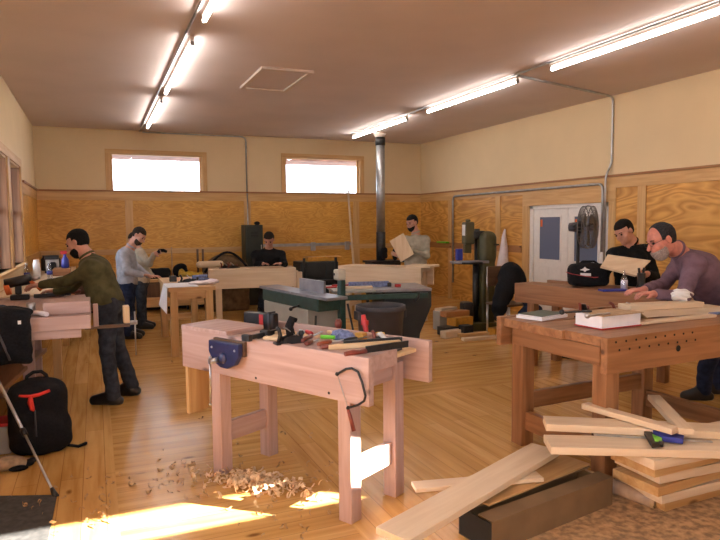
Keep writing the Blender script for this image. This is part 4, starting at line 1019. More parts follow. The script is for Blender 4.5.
# far-left counter
t=thing('counter','long pale wooden counter under the left windows, holding the water bottles','counter',(XL+.015,7.1,0))
CW=.62
bx('counter_top','board_y',(0,0,.86),(CW,4.8,.90),t,.004);bx('counter_apron','trimfir_y',(CW-.05,.02,.74),(CW-.02,4.78,.86),t)
for y in (.05,2.,4.65): bx('leg','trimfir_z',(CW-.12,y,0),(CW-.04,y+.08,.86),t); bx('leg','trimfir_z',(.02,y,0),(.1,y+.08,.86),t)
CZ=.90
def bottle(px,label,d=8.1,grp='bottles on the far-left counter'):
    p=PD(px,278,d);t=thing('water_bottle',label,'bottle',(p.x,p.y,CZ),0,grp)
    MB().lathe([(.03,0),(.035,.01),(.035,.14),(.03,.16),(.014,.195),(.013,.21)],(0,0,0),18).build('bottle_body','clear_plastic',t)
    MB().cyl((0,0,.21),(0,0,.232),.016,n=14).build('cap','white_plastic',t)
    MB().lathe([(.0358,.06),(.0358,.11)],(0,0,0),18).build('label_band','blue_plastic',t)
    return t
bottle(27,'clear water bottle with a blue band, nearest the left window',8.0)
bottle(50,'clear water bottle with a blue band, in front of the coffee maker',8.3)
p=PD(37,277,8.5);solo(MB().lathe([(.038,0),(.045,.01),(.045,.2),(.035,.215),(.035,.25)],(p.x,p.y,CZ),18),'white_bottle','white_plastic','plain white bottle between the two water bottles','bottle',(p.x,p.y,CZ))
p=PD(51,272,9.4)
t=thing('coffee_maker','black and white coffee maker on the far-left counter','coffee maker',(p.x+.02,p.y,CZ))
bx('base','black_plastic',(-.13,-.12,0),(.13,.12,.05),t,.01);bx('tower','white_plastic',(-.12,.02,.05),(.12,.12,.3),t,.01);bx('top','black_plastic',(-.13,-.12,.3),(.13,.12,.39),t,.015)
MB().lathe([(.06,.05),(.085,.1),(.08,.2),(.06,.24)],(0,-.04,0),20).build('carafe','black_plastic',t);t.scale=(.75,.75,.68)
for px,l,mt_ in ((45,'dark jar on the far-left counter, left of the coffee maker','black_plastic'),(57.5,'dark tall jar on the far-left counter, right of the coffee maker','black_plastic')):
    p=PD(px,270,9.9);solo(MB().lathe([(.05,0),(.055,.02),(.055,.18),(.03,.21),(.03,.24)],(p.x,p.y,CZ),18),'dark_jar',mt_,l,'jar',(p.x,p.y,CZ))
# orange cabinet with bottle
a=PD(55,280,9.2);b=PD(76,280,9.2);zt_=PD(65,267,9.2).z
solo(B((a.x,a.y-.5,CZ),(XL+.62,a.y-.05,zt_)),'wooden_crate','oldfir_x','orange wooden crate on the far-left counter, blue spray bottle on top','crate',(a.x,a.y,CZ),bev=.01)
p=PD(67.0,270,9.1);p.x=min(p.x,XL+.55)
tt_=thing('spray_bottle','blue spray bottle standing on the orange crate','bottle',(p.x,a.y-.25,zt_))
MB().lathe([(.05,0),(.055,.02),(.05,.12),(.02,.17),(.02,.2)],(0,0,0),16).build('bottle_body','blue_plastic',tt_);MB().box((-.06,-.015,.2),(.03,.015,.25)).build('spray_trigger','red_plastic',tt_,bev=.004)
# ---------------- small bench items
TZs=.859
def PS(px,py,z=.85): return PZ(px,py,z)
p=PZ(173,281.5,TZs);solo(B((p.x-.045,p.y-.04,TZs),(p.x+.045,p.y+.04,TZs+.075)),'black_square_block','black_plastic','small black cube standing on the white paper','block',(p.x,p.y,TZs),bev=.006)
p=PZ(187,283,.852);t=plane_tool('hand_plane','black hand plane on the small pine bench, right of the white paper',(p.x+.05,p.y+.1,.852),-.2,.3,handle='black_plastic')
p=PZ(200,281,.852);solo(MB().box((p.x-.15,p.y-.03,.852),(p.x+.12,p.y+.05,.89)).cyl((p.x-.1,p.y,.91),(p.x+.1,p.y+.02,.92),.022),'drawknife_roll','blue_rag','blue-grey bundle of tools on the small pine bench','tool bundle',(p.x,p.y,.852),bev=.005)
p=PZ(203,285,.852);blob('cloth_strip','white_cloth','pale crumpled cloth on the front right corner of the small pine bench','cloth',[ell((p.x,p.y+.1,.875),(.17,.09,.025)),ell((p.x+.15,p.y+.16,.88),(.08,.07,.03))],.008,(p.x,p.y+.1,.852),noise=.005,nf=50)
# ---------------- right benches
RZ=.921
bxp=rbw(.03,.36)
t=thing('shoe_box','open white cardboard box with a kraft lid on the orange bench','box',(2.92,2.95,RZ),.06)
bx('box_body','white_paper',(-.02,0,0),(.33,.22,.085),t,.002);bx('box_flap','kraft',(-.03,-.015,.086),(.34,.10,.09),t,0);bx('box_inside','kraft',(.0,.10,.086),(.32,.21,.0875),t,0)
MB().prism([(.33,.0,.085),(.33,.22,.085),(.42,.24,.035),(.43,.02,.03)],(0,0,.003)).build('box_flap','kraft',t)
bx('red_rim','red_plastic',(-.025,-.004,.0),(.335,.224,.008),t,0)
for i,(px,py,l,a_,mt_) in enumerate(((576,310,'dark wrench with a bright tip resting in the white box',-.2,'black_iron'),(598,313,'flat steel tool resting across the kraft flaps of the white box',.15,'steel'))):
    p=PZ(px,py,RZ+.11);o=MB().box((-.09,-.010,0),(.11,.010,.012)).ball((-.10,0,.008),.018).build('hand_tool',mt_,loc=(p.x,p.y,RZ+.0925),rz=a_,bev=.003);tag(o,l,'tool')
p=PZ(603,309,RZ+.1)
t=plane_tool('hand_plane','long black hand plane on the orange bench behind the white box',(3.55,3.32,RZ),-.25,.42,handle='handle_red')
p=PD(585,303,4.75);t=plane_tool('hand_plane','black hand plane on the orange bench, left of the long one',(3.22,3.45,RZ),.5,.22,handle='handle_red')
a=PZ(540,321,RZ)
o=MB().box((0,0,0),(.30,.22,.022)).box((.012,.01,.022),(.29,.21,.03)).build('magazine','white_paper',loc=(a.x,a.y-.02,RZ),rz=.25,bev=.002);tag(o,'white booklet lying on the left end of the orange bench','booklet')
MB().box((.0,.0,.031),(.28,.2,.034)).build('dark_cover','machine_green',o)
# glued board stack on bench
s0=PZ(629,317,RZ);s1=PZ(700,314,RZ)
L1=(s1-s0).length
board('thick_board','board',V((3.42,3.20,RZ+.05)),V((4.22,3.10,RZ+.05)),.16,.048,'lower pale board under the hands of the man in the purple shirt','board','boards under the purple-shirted man')
board('thick_board','board',V((3.44,3.23,RZ+.088)),V((4.06,3.14,RZ+.088)),.14,.036,'upper pale board under the hands of the man in the purple shirt','board','boards under the purple-shirted man')
o=MB().box((0,0,0),(.75,.06,.02)).build('thin_strip','board_x',loc=(3.25,2.98,RZ),rz=.02,bev=.002);tag(o,'thin pale strip lying on the orange bench in front of the stacked boards','strip')
p=V((4.0,3.05,RZ));o=MB().cyl((0,0,.014),(.16,.02,.014),.013,.009).build('chisel','blue_rag',loc=p);tag(o,'small blue-grey chisel lying on the orange bench in front of the stacked boards','chisel')
p=PD(683,299,4.6);blob('plastic_bag','white_plastic','crumpled clear plastic bag on the stacked boards beside the purple shirt','bag',[ell((3.98,3.27,RZ+.088+.04),(.10,.05,.045))],.007,(3.98,3.27,RZ+.088),noise=.008,nf=60)
# bottle & black thing on b2 / behind
p=PD(625,300,5.0)
t=thing('glue_bottle','clear bottle standing at the back of the orange bench, in front of the held board','bottle',tuple(PZ(624,290,.921)))
MB().lathe([(.032,0),(.034,.01),(.034,.12),(.012,.16),(.006,.20)],(0,0,0),18).build('bottle_body','clear_plastic',t);MB().lathe([(.0325,.1),(.0325,.002)],(0,0,0),18).build('glue','white_cloth',t)
# equipment bag on b2
p=PZ(586,291,.925)
q=b2w(.75,.30)
bag=thing('equipment_bag','large black padded bag with a white logo and red piping on the rear orange bench','bag',(q.x-.02,q.y,.921),BA+.9)
HBg=.24
sdf_obj('bag_body','black_fabric',[rbox((0,0,.12),(.20,.11,.115),.06),ell((0,0,.16),(.20,.11,.09))],.009,.03,parent=bag,noise=.002,nf=25)
def q_(p): return p
# ---------------- mid bench tools
def mb(px,py,z): return PZ(px,py,z)
SZ=.914;TRZ=.874
def onb(name,label,cat,mbld,mat,px,py,z,rz=0,grp=None,bev=.003):
    p=PZ(px,py,z);o=mbld.build(name,mat,loc=(p.x,p.y,z),rz=MA+rz,bev=bev);return tag(o,label,cat,grp)
# black case with red label standing in the tray, far side
o=onb('tool_case','black case with a red badge at the far left of the tool tray','case',MB().box((-.14,-.03,0),(.16,.03,.10)),'black_plastic',262,332,SZ-.0,.5,bev=.01)
p=mbw(.26,.46);o.location=(p.x,p.y,.874);o.rotation_euler.z=MA+.12
for v in o.data.vertices: v.co.z*=1.2;v.co.x*=.9
MB().box((.02,-.033,.04),(.055,-.03,.11)).build('red_badge','red_plastic',o);MB().box((.095,-.035,.0),(.11,.035,.13)).build('steel_clip','bin_grey',o)
def L2(px,py,z):
    p=PZ(px,py,z);return p
# two hand saws (dark red handles) lying near the front
def saw(label,pa,pb,z):
    a=PZ(*pa,z);b=PZ(*pb,z);d=b-a;L=d.length
    t=thing('hand_saw',label,'saw',(a.x,a.y,z-.004),math.atan2(d.y,d.x),'red-handled saws on the middle bench')
    MB().tube([(0,0,.014),(.05,0,.016),(.09,0,.013),(.13,0,.014)],[.012,.014,.011,.013],10).build('handle','handle_red',t)
    MB().box((.13,-.004,.004),(L,.004,.034)).box((.13,-.006,.028),(L,.006,.040)).build('blade','black_iron',t)
saw('red-handled saw lying behind the other one on the middle bench',(321,349),(402,343),SZ+.006)
saw('red-handled saw nearest the front edge of the middle bench',(345,356),(408,347),SZ+.006)
onb('pale_stick','long pale stick lying behind the saws on the middle bench','stick',MB().box((0,-.016,0),(.42,.016,.028)),'maple_x',323,346,SZ,.62-.58)
o=bpy.data.objects['pale_stick'];a=PZ(328,346,SZ+.02);b=PZ(402,341,SZ+.02);o.rotation_euler.z=math.atan2(b.y-a.y,b.x-a.x);o.location=(a.x,a.y,SZ)
# black diagonal clamp on end board + wood offcuts
a=PZ(245,339,.93);b=PZ(277,331,.93)
t=thing('handscrew_clamp','black bar clamp lying beside the thick end board of the middle bench','clamp',(a.x,a.y,.914),math.atan2(b.y-a.y,b.x-a.x))
L=(b-a).length
bx('bar','black_iron',(0,-.012,.0),(L,.012,.03),t,.003);bx('jaw','black_iron',(0,-.03,0),(.035,.03,.04),t,.006);bx('jaw','black_iron',(L*.55,-.03,0),(L*.66,.03,.04),t,.006)
for px,py,l,a_ in ((272,340,'small pale offcut on the middle bench, left of the black hand plane',.3),(281,338,'small pale offcut touching the black hand plane on the middle bench',.5),(276,334,'small pale offcut behind the other offcuts on the middle bench',.1)):
    onb('wood_offcut',l,'offcut',MB().box((-.05,-.022,0),(.05,.022,.02)),'maple_x',px,py,SZ,a_,'offcuts on the middle bench')
t=plane_tool('hand_plane','black hand plane standing on the middle bench, left of the chisels',tuple(PZ(289,345,SZ)),MA+1.9,.20,handle='black_plastic')
for ch in t.children: pass
t.rotation_euler=(0,0,MA+1.2)
p=PZ(291,343,SZ);t.location=(p.x,p.y,SZ)
kn=MB().tube([(0,0,.05),(-.01,0,.10),(.01,0,.14),(.035,0,.13)],[.028,.026,.024,.014]).build('tall_grip','black_fabric',t)
# chisels with red/brown handles in tray
def chisel(label,pa,pb,z,hm='handle_red',grp='chisels in the tool tray',r=.014):
    a=PZ(*pa,z);b=PZ(*pb,z);d=b-a;L=d.length
    t=thing('chisel',label,'chisel',(a.x,a.y,z),math.atan2(d.y,d.x),grp)
    MB().tube([(0,0,r),(L*.2,0,r),(L*.45,0,r),(L*.5,0,r)],[r*.8,r,r*.9,r*.6],10).build('handle',hm,t)
    MB().box((L*.5,-.008,r*.5),(L,.008,r*.8)).build('blade','steel',t)
cs=[((302,343),(322,333),'chisel with its handle against the front slab, nearest the hand plane'),((306,346),(318,341),'short chisel lying low in front of the other chisels'),((318,347),(344,341),'orange-handled chisel pointing right, in front of the green marker'),((312,336),(300,331),'red-handled screwdriver with bright shaft, pointing left in the tray'),((328,334),(342,337),'pale-handled chisel in the middle of the tray'),((345,343),(368,338),'thin dark chisel beside the amber block'),((298,336),(308,333),'small bright steel screwdriver at the left of the tray'),((375,341),(392,339),'dark file lying in the right part of the tray')]
hm=['handle_red','handle_red','chisel_orange','red_plastic','maple_x','black_iron','steel','black_iron']
for (pa,pb,l),h_ in zip(cs,hm): chisel(l,pa,pb,SZ if pa[1]>338 else .90,h_)
onb('green_marker','bright green marker lying among the chisels','marker',MB().cyl((-.04,0,.012),(.05,0,.012),.012),'green_plastic',327,339,SZ,.4)
p=PZ(343,338,.9);blob('blue_rag','blue_rag','blue-grey rag bunched in the middle of the tool tray','rag',[ell((p.x,p.y,.905),(.06,.12,.045))],.007,(p.x,p.y,.874),noise=.006,nf=60)
bpy.data.objects['blue_rag'].rotation_euler.z=0
def pot(px,py,label,mat,r,h,name,cat): 
    p=PZ(px,py,.86);return solo(MB().lathe([(r*.55,0),(r*.5,h*.3),(r,h*.55),(r,h*.8),(r*.6,h)],(p.x,p.y,TRZ),16),name,mat,label,cat,(p.x,p.y,TRZ))
pot(338.5,336,'round red-brown knob handle standing up in the tray','handle_red',.024,.10,'knob_handle','handle')
p=PZ(366,340,.87);t=thing('red_clamp','upright red clamp at the back edge of the tool tray','clamp',(p.x,p.y,TRZ),MA)
MB().tube([(0,0,0),(0,0,.06),(-.015,0,.12),(-.02,0,.155)],[.014,.016,.018,.014]).box((-.03,-.012,.09),(.012,.012,.12)).build('body','red_plastic',t);MB().cyl((.0,0,.03),(.03,0,.02),.01).build('screw','steel',t)
onb('amber_block','small amber block standing in the tool tray beside the red clamp','block',MB().box((-.03,-.022,0),(.03,.022,.07)),'amber_wood',361,343,.88,.1)
bpy.data.objects['amber_block'].location.z=.8455
bpy.data.objects['amber_block'].location.z=TRZ
onb('tape_measure','small grey and yellow tape measure in the right part of the tray','tape measure',MB().box((-.03,-.02,0),(.03,.02,.055)),'yellow_plastic',380,340,.88,.3,bev=.01);bpy.data.objects['tape_measure'].location.z=TRZ
t=plane_tool('hand_plane','dark hand plane lying at the near right end of the tool tray',(0,0,0),0,.2,handle='handle_red');p=mbw(1.36,.42);t.location=(p.x,p.y,TRZ);t.rotation_euler.z=MA+.1
# hanging coping saw on the apron face
t=thing('coping_saw','black-framed coping saw hanging on the front of the middle bench','saw',tuple(mbw(0,0,0)),MA)
def hf(px,py,o=-.018): v=onface(px,py,o);return V((v.x,o,v.z))
pts=[hf(337,374),hf(346,369),hf(352,368.5),hf(358,372),hf(362,382),hf(365.5,396),hf(364,401),hf(358,405),hf(348,408)]
MB().tube(pts,.0065,8).build('frame','black_iron',t)
MB().tube([hf(337,374),hf(348,408)],.002,4).build('blade','steel',t)
MB().tube([hf(348,409),hf(350,416),hf(354,431)],[.008,.011,.012],10).build('handle','handle_red',t)
for a_ in ((337,374),(348,408)): MB().ball(hf(*a_),.011,n=8).build('blade_clamp','black_iron',t)
# shavings
random.seed(11)
def curl(m,x,y,z,s):
    a=random.uniform(0,2*PI);w=random.uniform(.008,.02)*s;r=random.uniform(.010,.022)*s;tw=random.uniform(2.5,7);n=9
    ax=V((math.cos(a),math.sin(a),random.uniform(-.3,.5))).normalized();e1=ax.orthogonal().normalized();e2=ax.cross(e1);ph=random.uniform(0,6)
    prev=None
    for i in range(n):
        t_=ph+tw*i/n;o=V((x,y,z+r))+e1*math.cos(t_)*r*(1-.04*i)+e2*math.sin(t_)*r*(1-.04*i)+ax*i*.004*s
        o.z=max(o.z,.004);p_=o+ax*w;p_.z=max(p_.z,.004)
        cur=(m.bm.verts.new(o),m.bm.verts.new(p_))
        if prev:
            f=m.bm.faces.new((prev[0],prev[1],cur[1],cur[0]));f.smooth=True
        prev=cur
m=MB()
for k in range(230):
    u=random.gauss(0,1);v=random.gauss(0,1)
    px=262+u*24;py=487+v*5+u*3.4
    p=PZ(px,py,0);curl(m,p.x,p.y,max(0,.035-.012*(u*u+v*v))*random.random(),1.25)
o=m.build('wood_shavings','shaving');tag(o,'heap of curled wood shavings on the floor under the middle bench','wood shavings',kind='stuff')
m=MB()
for k in range(150):
    c_=random.choice([(100,492,18,12),(160,478,30,10),(200,470,25,12),(190,490,30,8),(100,520,12,8),(290,520,25,12),(300,470,30,10),(40,515,18,8),(240,470,18,12),(250,410,40,30)])
    p=PZ(c_[0]+random.gauss(0,1)*c_[2],c_[1]+random.gauss(0,1)*c_[3],0);curl(m,p.x,p.y,.0,.9)
o=m.build('scattered_shavings','shaving_dark');tag(o,'loose wood shavings scattered over the floor left of the middle bench','wood shavings',kind='stuff')

# bag logo and piping, black tool behind the bottle
bag=bpy.data.objects['equipment_bag'];bpy.context.view_layer.update()
Mi=bag.matrix_world.inverted()
def bl(px,py,d): return Mi@PD(px,py,d)
cen=bag.matrix_world@V((0,0,.14));dc=(cen-CAM).dot(_d)-.125
MB().prism([bl(580,270,dc),bl(583.5,268.5,dc),bl(585,266.8,dc),bl(586.5,268.5,dc),bl(590,269.6,dc),bl(586.5,270.6,dc),bl(585,272,dc),bl(583.5,270.6,dc)],Mi.to_3x3()@(_d*.006)).prism([bl(580.5,273,dc),bl(591,273.4,dc),bl(591,276,dc),bl(580.5,275.6,dc)],Mi.to_3x3()@(_d*.006)).build('white_logo','white_plastic',bag)
MB().tube([bl(566,272,dc+.10),bl(572,274,dc+.03),bl(578,275,dc),bl(594,277.5,dc),bl(601,277,dc+.03),bl(608,276,dc+.12)],.004,6).build('red_piping','red_plastic',bag)
MB().tube([(-.1,0,.235),(-.06,0,.262),(.06,0,.262),(.1,0,.235)],.012,8).build('carry_handle','black_fabric',bag)
q=PZ(641,290,.921)
t=thing('clamp_lamp','black upright tool with a two-pronged top behind the hands of the man in purple','tool',tuple(q))
MB().lathe([(.05,0),(.05,.03),(.035,.06),(.04,.17)],(0,0,0),14).build('tool_body','black_plastic',t)
for k in (-1,1): MB().cyl((k*.025,0,.16),(k*.035,0,.22),.012,n=8).build('prong','black_plastic',t)
q=PZ(613,291,.921);tag(MB().box((-.13,-.05,0),(.13,.05,.018)).build('blue_tray','blue_plastic',loc=q,rz=-.3,bev=.003),'flat blue tray on the rear orange bench, right of the equipment bag','tray')
# ================================================================== PEOPLE
IR,IU,ID=_R,_U,_d   # image right / up / into depth, as world vectors
def npv(v): return np.array([v.x,v.y,v.z])
def hand_prims(w,dirv,palm,sd,curl=.5,s=1.0):
    """w wrist, dirv along the hand, palm = palm normal, sd=+1/-1 side the thumb is on"""
    d=dirv.normalized();n=(palm-d*palm.dot(d)).normalized();x=d.cross(n)*sd
    P=[]
    for k in (-.024,-.008,.008,.024):
        P.append(cap(npv(w+x*k*.7*s),npv(w+d*.085*s+x*k*s),.016*s,.012*s)+(.012,))
    L=[.064,.074,.070,.056]
    for i,k in enumerate((.026,.009,-.009,-.026)):
        b=w+d*.085*s+x*k*s;c1=curl*.6;c2=curl*1.4
        d1=(d*math.cos(c1)+n*math.sin(c1)+x*(.10*(1.5-i)/1.5)).normalized();e=b+d1*L[i]*.5*s
        d2=(d*math.cos(c2)+n*math.sin(c2)).normalized();f=e+d2*L[i]*.5*s
        P.append(cap(npv(b),npv(e),.0095*s,.0088*s)+(.004,));P.append(cap(npv(e),npv(f),.0088*s,.0075*s)+(.004,))
    b=w+d*.025*s+x*.028*s;e=b+(d*.6+x*.7+n*.3).normalized()*.038*s;f=e+(d*.85+x*.2+n*.45).normalized()*.032*s
    P.append(cap(npv(b),npv(e),.014*s,.011*s)+(.008,));P.append(cap(npv(e),npv(f),.0105*s,.009*s)+(.006,))
    return P
def person(label,J,f,u,h=.010,shirt='olive_cloth',pants='denim',skin='skin',hair='hair_dark',beard=None,bald=False,hs=1.0,fat=1.0,shoe='black_plastic',collar=True,glasses=False,hands={},belt=False,feet=True,cuff=1.0):
    f=f.normalized();u=(u-f*u.dot(f)).normalized();s=f.cross(u)
    R=np.array([npv(s),npv(f),npv(u)])
    base=V((J['pel'].x,J['pel'].y,0))
    root=thing('person',label,'person',tuple(base))
    hc=J['head']
    def H(a,b,c): return npv(hc+(s*a+f*b+u*c)*hs)
    def r3(*r): return tuple(x*hs for x in r)
    pr=[ell(H(0,-.012,.030),r3(.074,.094,.084),R)+(.02,),ell(H(0,.028,-.045),r3(.055,.062,.070),R)+(.03,),
        cap(H(0,.088,.004),H(0,.112,-.030),.009*hs,.015*hs)+(.012,),cap(H(-.034,.072,.022),H(.034,.072,.022),.013*hs)+(.015,),
        cap(H(-.018,.083,-.060),H(.018,.083,-.060),.0085*hs)+(.008,),cap(H(-.014,.081,-.072),H(.014,.081,-.072),.009*hs)+(.008,),
        ell(H(0,.072,-.098),r3(.026,.022,.020),R)+(.015,),ell(H(-.040,.055,-.03),r3(.022,.025,.024),R)+(.02,),ell(H(.040,.055,-.03),r3(.022,.025,.024),R)+(.02,)]
    for k in (-1,1): pr+= [ell(H(k*.076,-.010,-.008),r3(.010,.020,.031),R)+(.006,)]
    subs=[ell(H(k*.032,.098,.000),r3(.018,.016,.011),R) for k in (-1,1)]
    nb=J['neck'];pr.append(cap(npv(nb),H(0,-.018,-.055),.056*hs,.052*hs)+(.03,))
    sh=[J['shL'],J['shR']];mid=(sh[0]+sh[1])/2;sv=(sh[1]-sh[0]).normalized();pel=J['pel'];ax=(pel-mid).normalized()
    fwd=sv.cross(ax);
    chest=J.get('chest',mid+(pel-mid)*.3)
    hv=sv
    if 'hipL' in J: hv=(J['hipR']-J['hipL']).normalized()
    def torso(e):
        P=[cap(npv(sh[0]),npv(sh[1]),.058*fat+e)+(.05,),cap(npv(mid+(nb-mid)*.2),npv(nb),.07+e*.5,.058+e*.5)+(.05,)]
        for k in (-1,1):
            P.append(cap(npv(chest+sv*k*.075),npv(pel+hv*k*.065-ax*.08),.100*fat+e,.098*fat+e)+(.06,))
        P.append(cap(npv(chest),npv(pel-ax*.05),.112*fat+e,.115*fat+e)+(.05,))
        return P
    def arms(e,stop=1.0):
        P=[]
        for k in 'LR':
            S,E_,W=J['sh'+k],J['el'+k],J['wr'+k]
            P.append(cap(npv(S),npv(E_),.050*fat+e,.040+e)+(.03,));P.append(cap(npv(E_),npv(E_+(W-E_)*stop),.038+e,(.028 if stop==1 else .030)+e)+(.02,))
        return P
    def hips(e): return [cap(npv(pel+hv*.075),npv(pel-hv*.075),.105*fat+e)+(.04,)]
    def legs(e,stop=1.0):
        P=[]
        for k in 'LR':
            Hh,Kn,An=J['hip'+k],J['kn'+k],J['an'+k]
            P.append(cap(npv(Hh),npv(Kn),.080+e,.055+e)+(.035,));P.append(cap(npv(Kn),npv(Kn+(An-Kn)*stop),.053+e,.038+e+ (0.014 if e>0 else 0))+(.02,))
        return P
    pr+=torso(0)+arms(0)+hips(0)+legs(0)
    for k in 'LR':
        hd=hands.get(k)
        d_=hd[0] if hd else (J['wr'+k]-J['el'+k]);n_=hd[1] if hd else V((0,0,-1))
        pr+=hand_prims(J['wr'+k],d_,n_,hd[2] if hd else 1,hd[3] if hd else .5)
        a,t=J['an'+k],J['toe'+k];pr.append(cap(npv(a),npv(t),.036,.028)+(.02,))
    sdf_obj('body',skin,pr,h,.02,parent=root,subs=subs,base=tuple(base))
    # shirt
    n=-ax;
    hem=pel+ax*.04
    kn=.002
    clip=lambda X:(X-npv(hem).astype(np.float32))@npv(ax).astype(np.float32)
    nk=npv(nb);nu=npv((hc-nb).normalized());
    clip2=lambda X:np.where(np.sqrt(((X-nk)**2).sum(-1))<.12,(X-(nk+nu*.032))@nu,-1.)
    sdf_obj('shirt',shirt,torso(.014)+arms(.012,.93*cuff)+hips(.012),max(h,.009),.03,parent=root,clips=[clip2,clip],base=tuple(base),noise=.0035,nf=26)
    tl=hips(.010)+legs(.012,1.03)
    up_=lambda X:-((X-npv(pel-ax*.075).astype(np.float32))@npv(ax).astype(np.float32))
    if belt:
        be=[cap(npv(pel+hv*.072-ax*.055),npv(pel-hv*.072-ax*.055),.112*fat)+(.02,)]
    sdf_obj('trousers',pants,tl,max(h,.011),.03,parent=root,clips=[up_],base=tuple(base),noise=.004,nf=20)
    for k in 'LR':
        a,t=J['an'+k],J['toe'+k];d=(t-a);d.z=0;d=d.normalized();g=min(a.z,t.z)
        q=J['toe'+k];heel=V((a.x,a.y,q.z))-d*.05
        sz=q.z-.032
        sole=lambda X,z=sz-.0:z-X[...,2]
        rise=a.z-q.z
        hz=V((0,0,max(0,rise-.075)))
        sdf_obj('shoe',shoe,[cap(npv(heel+hz),npv(t),.044,.040)+(.02,),cap(npv(V((a.x,a.y,q.z))+hz),npv(a+V((0,0,.0))),.046,.052)+(.02,),cap(npv(a),npv(t+V((0,0,.012))),.046,.038)+(.02,)],.009,.02,parent=root,base=tuple(base),clips=[sole] )
    # hair
    if hair:
        fx=npv(f);ux=npv(u);c0=npv(hc);ss=hs
        def hclip(X):
            p=X-c0;a=(p@fx)/ss;b=(p@ux)/ss
            if bald: k=np.maximum(a-(.030),-(b+.045)); k=np.maximum(k, np.where(b>.0,a-.035,a+.0))
            else:
                top=np.maximum(a-.078,.052-b); side=np.maximum(a-.012,-(b+.050)); side=np.maximum(side,np.where(b<.01,a-(.000),-1)); k=np.minimum(top,side)
            return (k*ss)
        sdf_obj('hair',hair,[ell(H(0,-.016,.033),r3(.083,.100,.091),R)+(.01,),ell(H(0,-.045,-.01),r3(.066,.058,.06),R)+(.02,)],min(h,.007),.01,parent=root,clips=[hclip],base=tuple(base),noise=.0012,nf=90,subs=[ell(H(k*.080,-.008,-.008),r3(.016,.022,.030),R) for k in (-1,1)])
    if beard:
        def bclip(X):
            p=X-npv(hc);a=(p@npv(f))/hs;b=(p@npv(u))/hs
            return np.maximum(b+.042+np.clip((a-.03)*.35,-.02,.02),-(a-.002))*hs
        sdf_obj('beard',beard,[ell(H(0,.038,-.064),r3(.060,.067,.076),R)],min(h,.007),.01,parent=root,clips=[bclip],base=tuple(base),noise=.0015,nf=90,subs=[cap(H(-.015,.108,-.066),H(.015,.108,-.066),.009*hs)])
    for k in (-1,1):
        e=MB().ball(H(k*.032,.083,.001)-npv(base),.0095*hs,n=8).build('eye','eye_dark',root)
        MB().tube([V(H(k*.018,.092,.020))-base,V(H(k*.034,.091,.024))-base,V(H(k*.048,.080,.018))-base],.0035*hs,5).build('eyebrow',hair or 'hair_grey',root)
    if collar:
        cdir=(hc-nb).normalized();e1=(fwd if abs(fwd.dot(cdir))<.9 else sv);e1=(e1-cdir*e1.dot(cdir)).normalized();e2=cdir.cross(e1)
        MB().tube([nb+cdir*.016+(e1*math.cos(2*PI*i/18)+e2*math.sin(2*PI*i/18))*.060*hs-base for i in range(19)],.016,6).build('collar',shirt,root)
    if glasses:
        for k in (-1,1):
            c=V(H(k*.033,.101,.000));MB().tube([c+(s*math.cos(2*PI*i/14)*.021+u*math.sin(2*PI*i/14)*.014)*hs-base for i in range(15)],.0018,4).tube([c+s*k*.021*hs-base,V(H(k*.078,.0,.01))-base],.0018,4).build('eyeglasses','black_iron',root)
    if belt: 
        MB().tube([pel-ax*.055-base+(hv*math.cos(2*PI*i/24)*.188*fat+hv.cross(ax)*math.sin(2*PI*i/24)*.122*fat) for i in range(25)],.014,6).build('belt','black_fabric',root)
    return root
def J(**k):
    return {a:(PD(*b) if isinstance(b,tuple) else b) for a,b in k.items()}
DN=V((0,0,-1))
def floorpt(px,d,z=.0): 
    p=PD(px,300,d);p.z=z;return p
# A: olive shirt, faces image left
dA=5.65
jA=J(head=(77.5,242.5,dA),neck=(88,257,dA),shL=(92,268,dA-.17),shR=(89,267,dA+.19),chest=(96,272,dA),pel=(108,303,dA),
 elL=(68,281,dA-.12),wrL=(41,285,dA-.02),elR=(72,287,dA+.25),wrR=(56,291,dA+.28),
 hipL=(107,308,dA-.09),hipR=(111,307,dA+.09),knL=(107,351,dA-.12),knR=(118,346,dA+.12),anL=(113,392,dA-.08),anR=(131,386,dA+.2))
jA['anL'].z=.09;jA['anR'].z=.12
jA['toeL']=jA['anL']-IR*.17;jA['toeL'].z=.032;jA['toeR']=jA['anR']-IR*.13-V((0,0,0));jA['toeR'].z=.032
person('man in an olive shirt, dark jeans and black shoes leaning over the left bench',jA,-IR*.93-IU*.42+ID*.05,IU*.9-IR*.4,h=.008,shirt='olive_cloth',pants='denim',hair='hair_dark',beard='hair_dark',hs=1.0,fat=1.12,
 hands={'L':(-IR*.9-IU*.1,-IU*.7-ID*.2-IR*.2,1,.7),'R':(-IR,DN,-1,.5)})
# B: grey-blue shirt, faces right/down
dB=8.9
jB=J(head=(139,235.5,dB),neck=(131,247,dB),shL=(125,254,dB+.19),shR=(124,254,dB-.17),chest=(126,258,dB),pel=(128,283,dB),
 elL=(138,268,dB+.15),wrL=(149,276,dB+.05),elR=(127,271,dB-.22),wrR=(143,275,dB-.12),
 hipL=(129,286,dB+.09),hipR=(127,286,dB-.09),knL=(130,310,dB+.1),knR=(128,311,dB-.1),anL=(131,332,dB+.12),anR=(128,333,dB-.12))
for k in 'LR': jB['an'+k].z=.09;jB['toe'+k]=jB['an'+k]+IR*.16;jB['toe'+k].z=.032
person('man in a grey-blue shirt and blue jeans, head bowed, working behind the olive-shirted man',jB,IR*.75-IU*.55-ID*.1,IU*.8+IR*.5,h=.012,shirt='greyblue_cloth',pants='denim_blue',hair='hair_brown',beard='hair_brown',fat=1.05,hands={'L':(IR,DN,-1,.4),'R':(IR,DN,1,.4)})
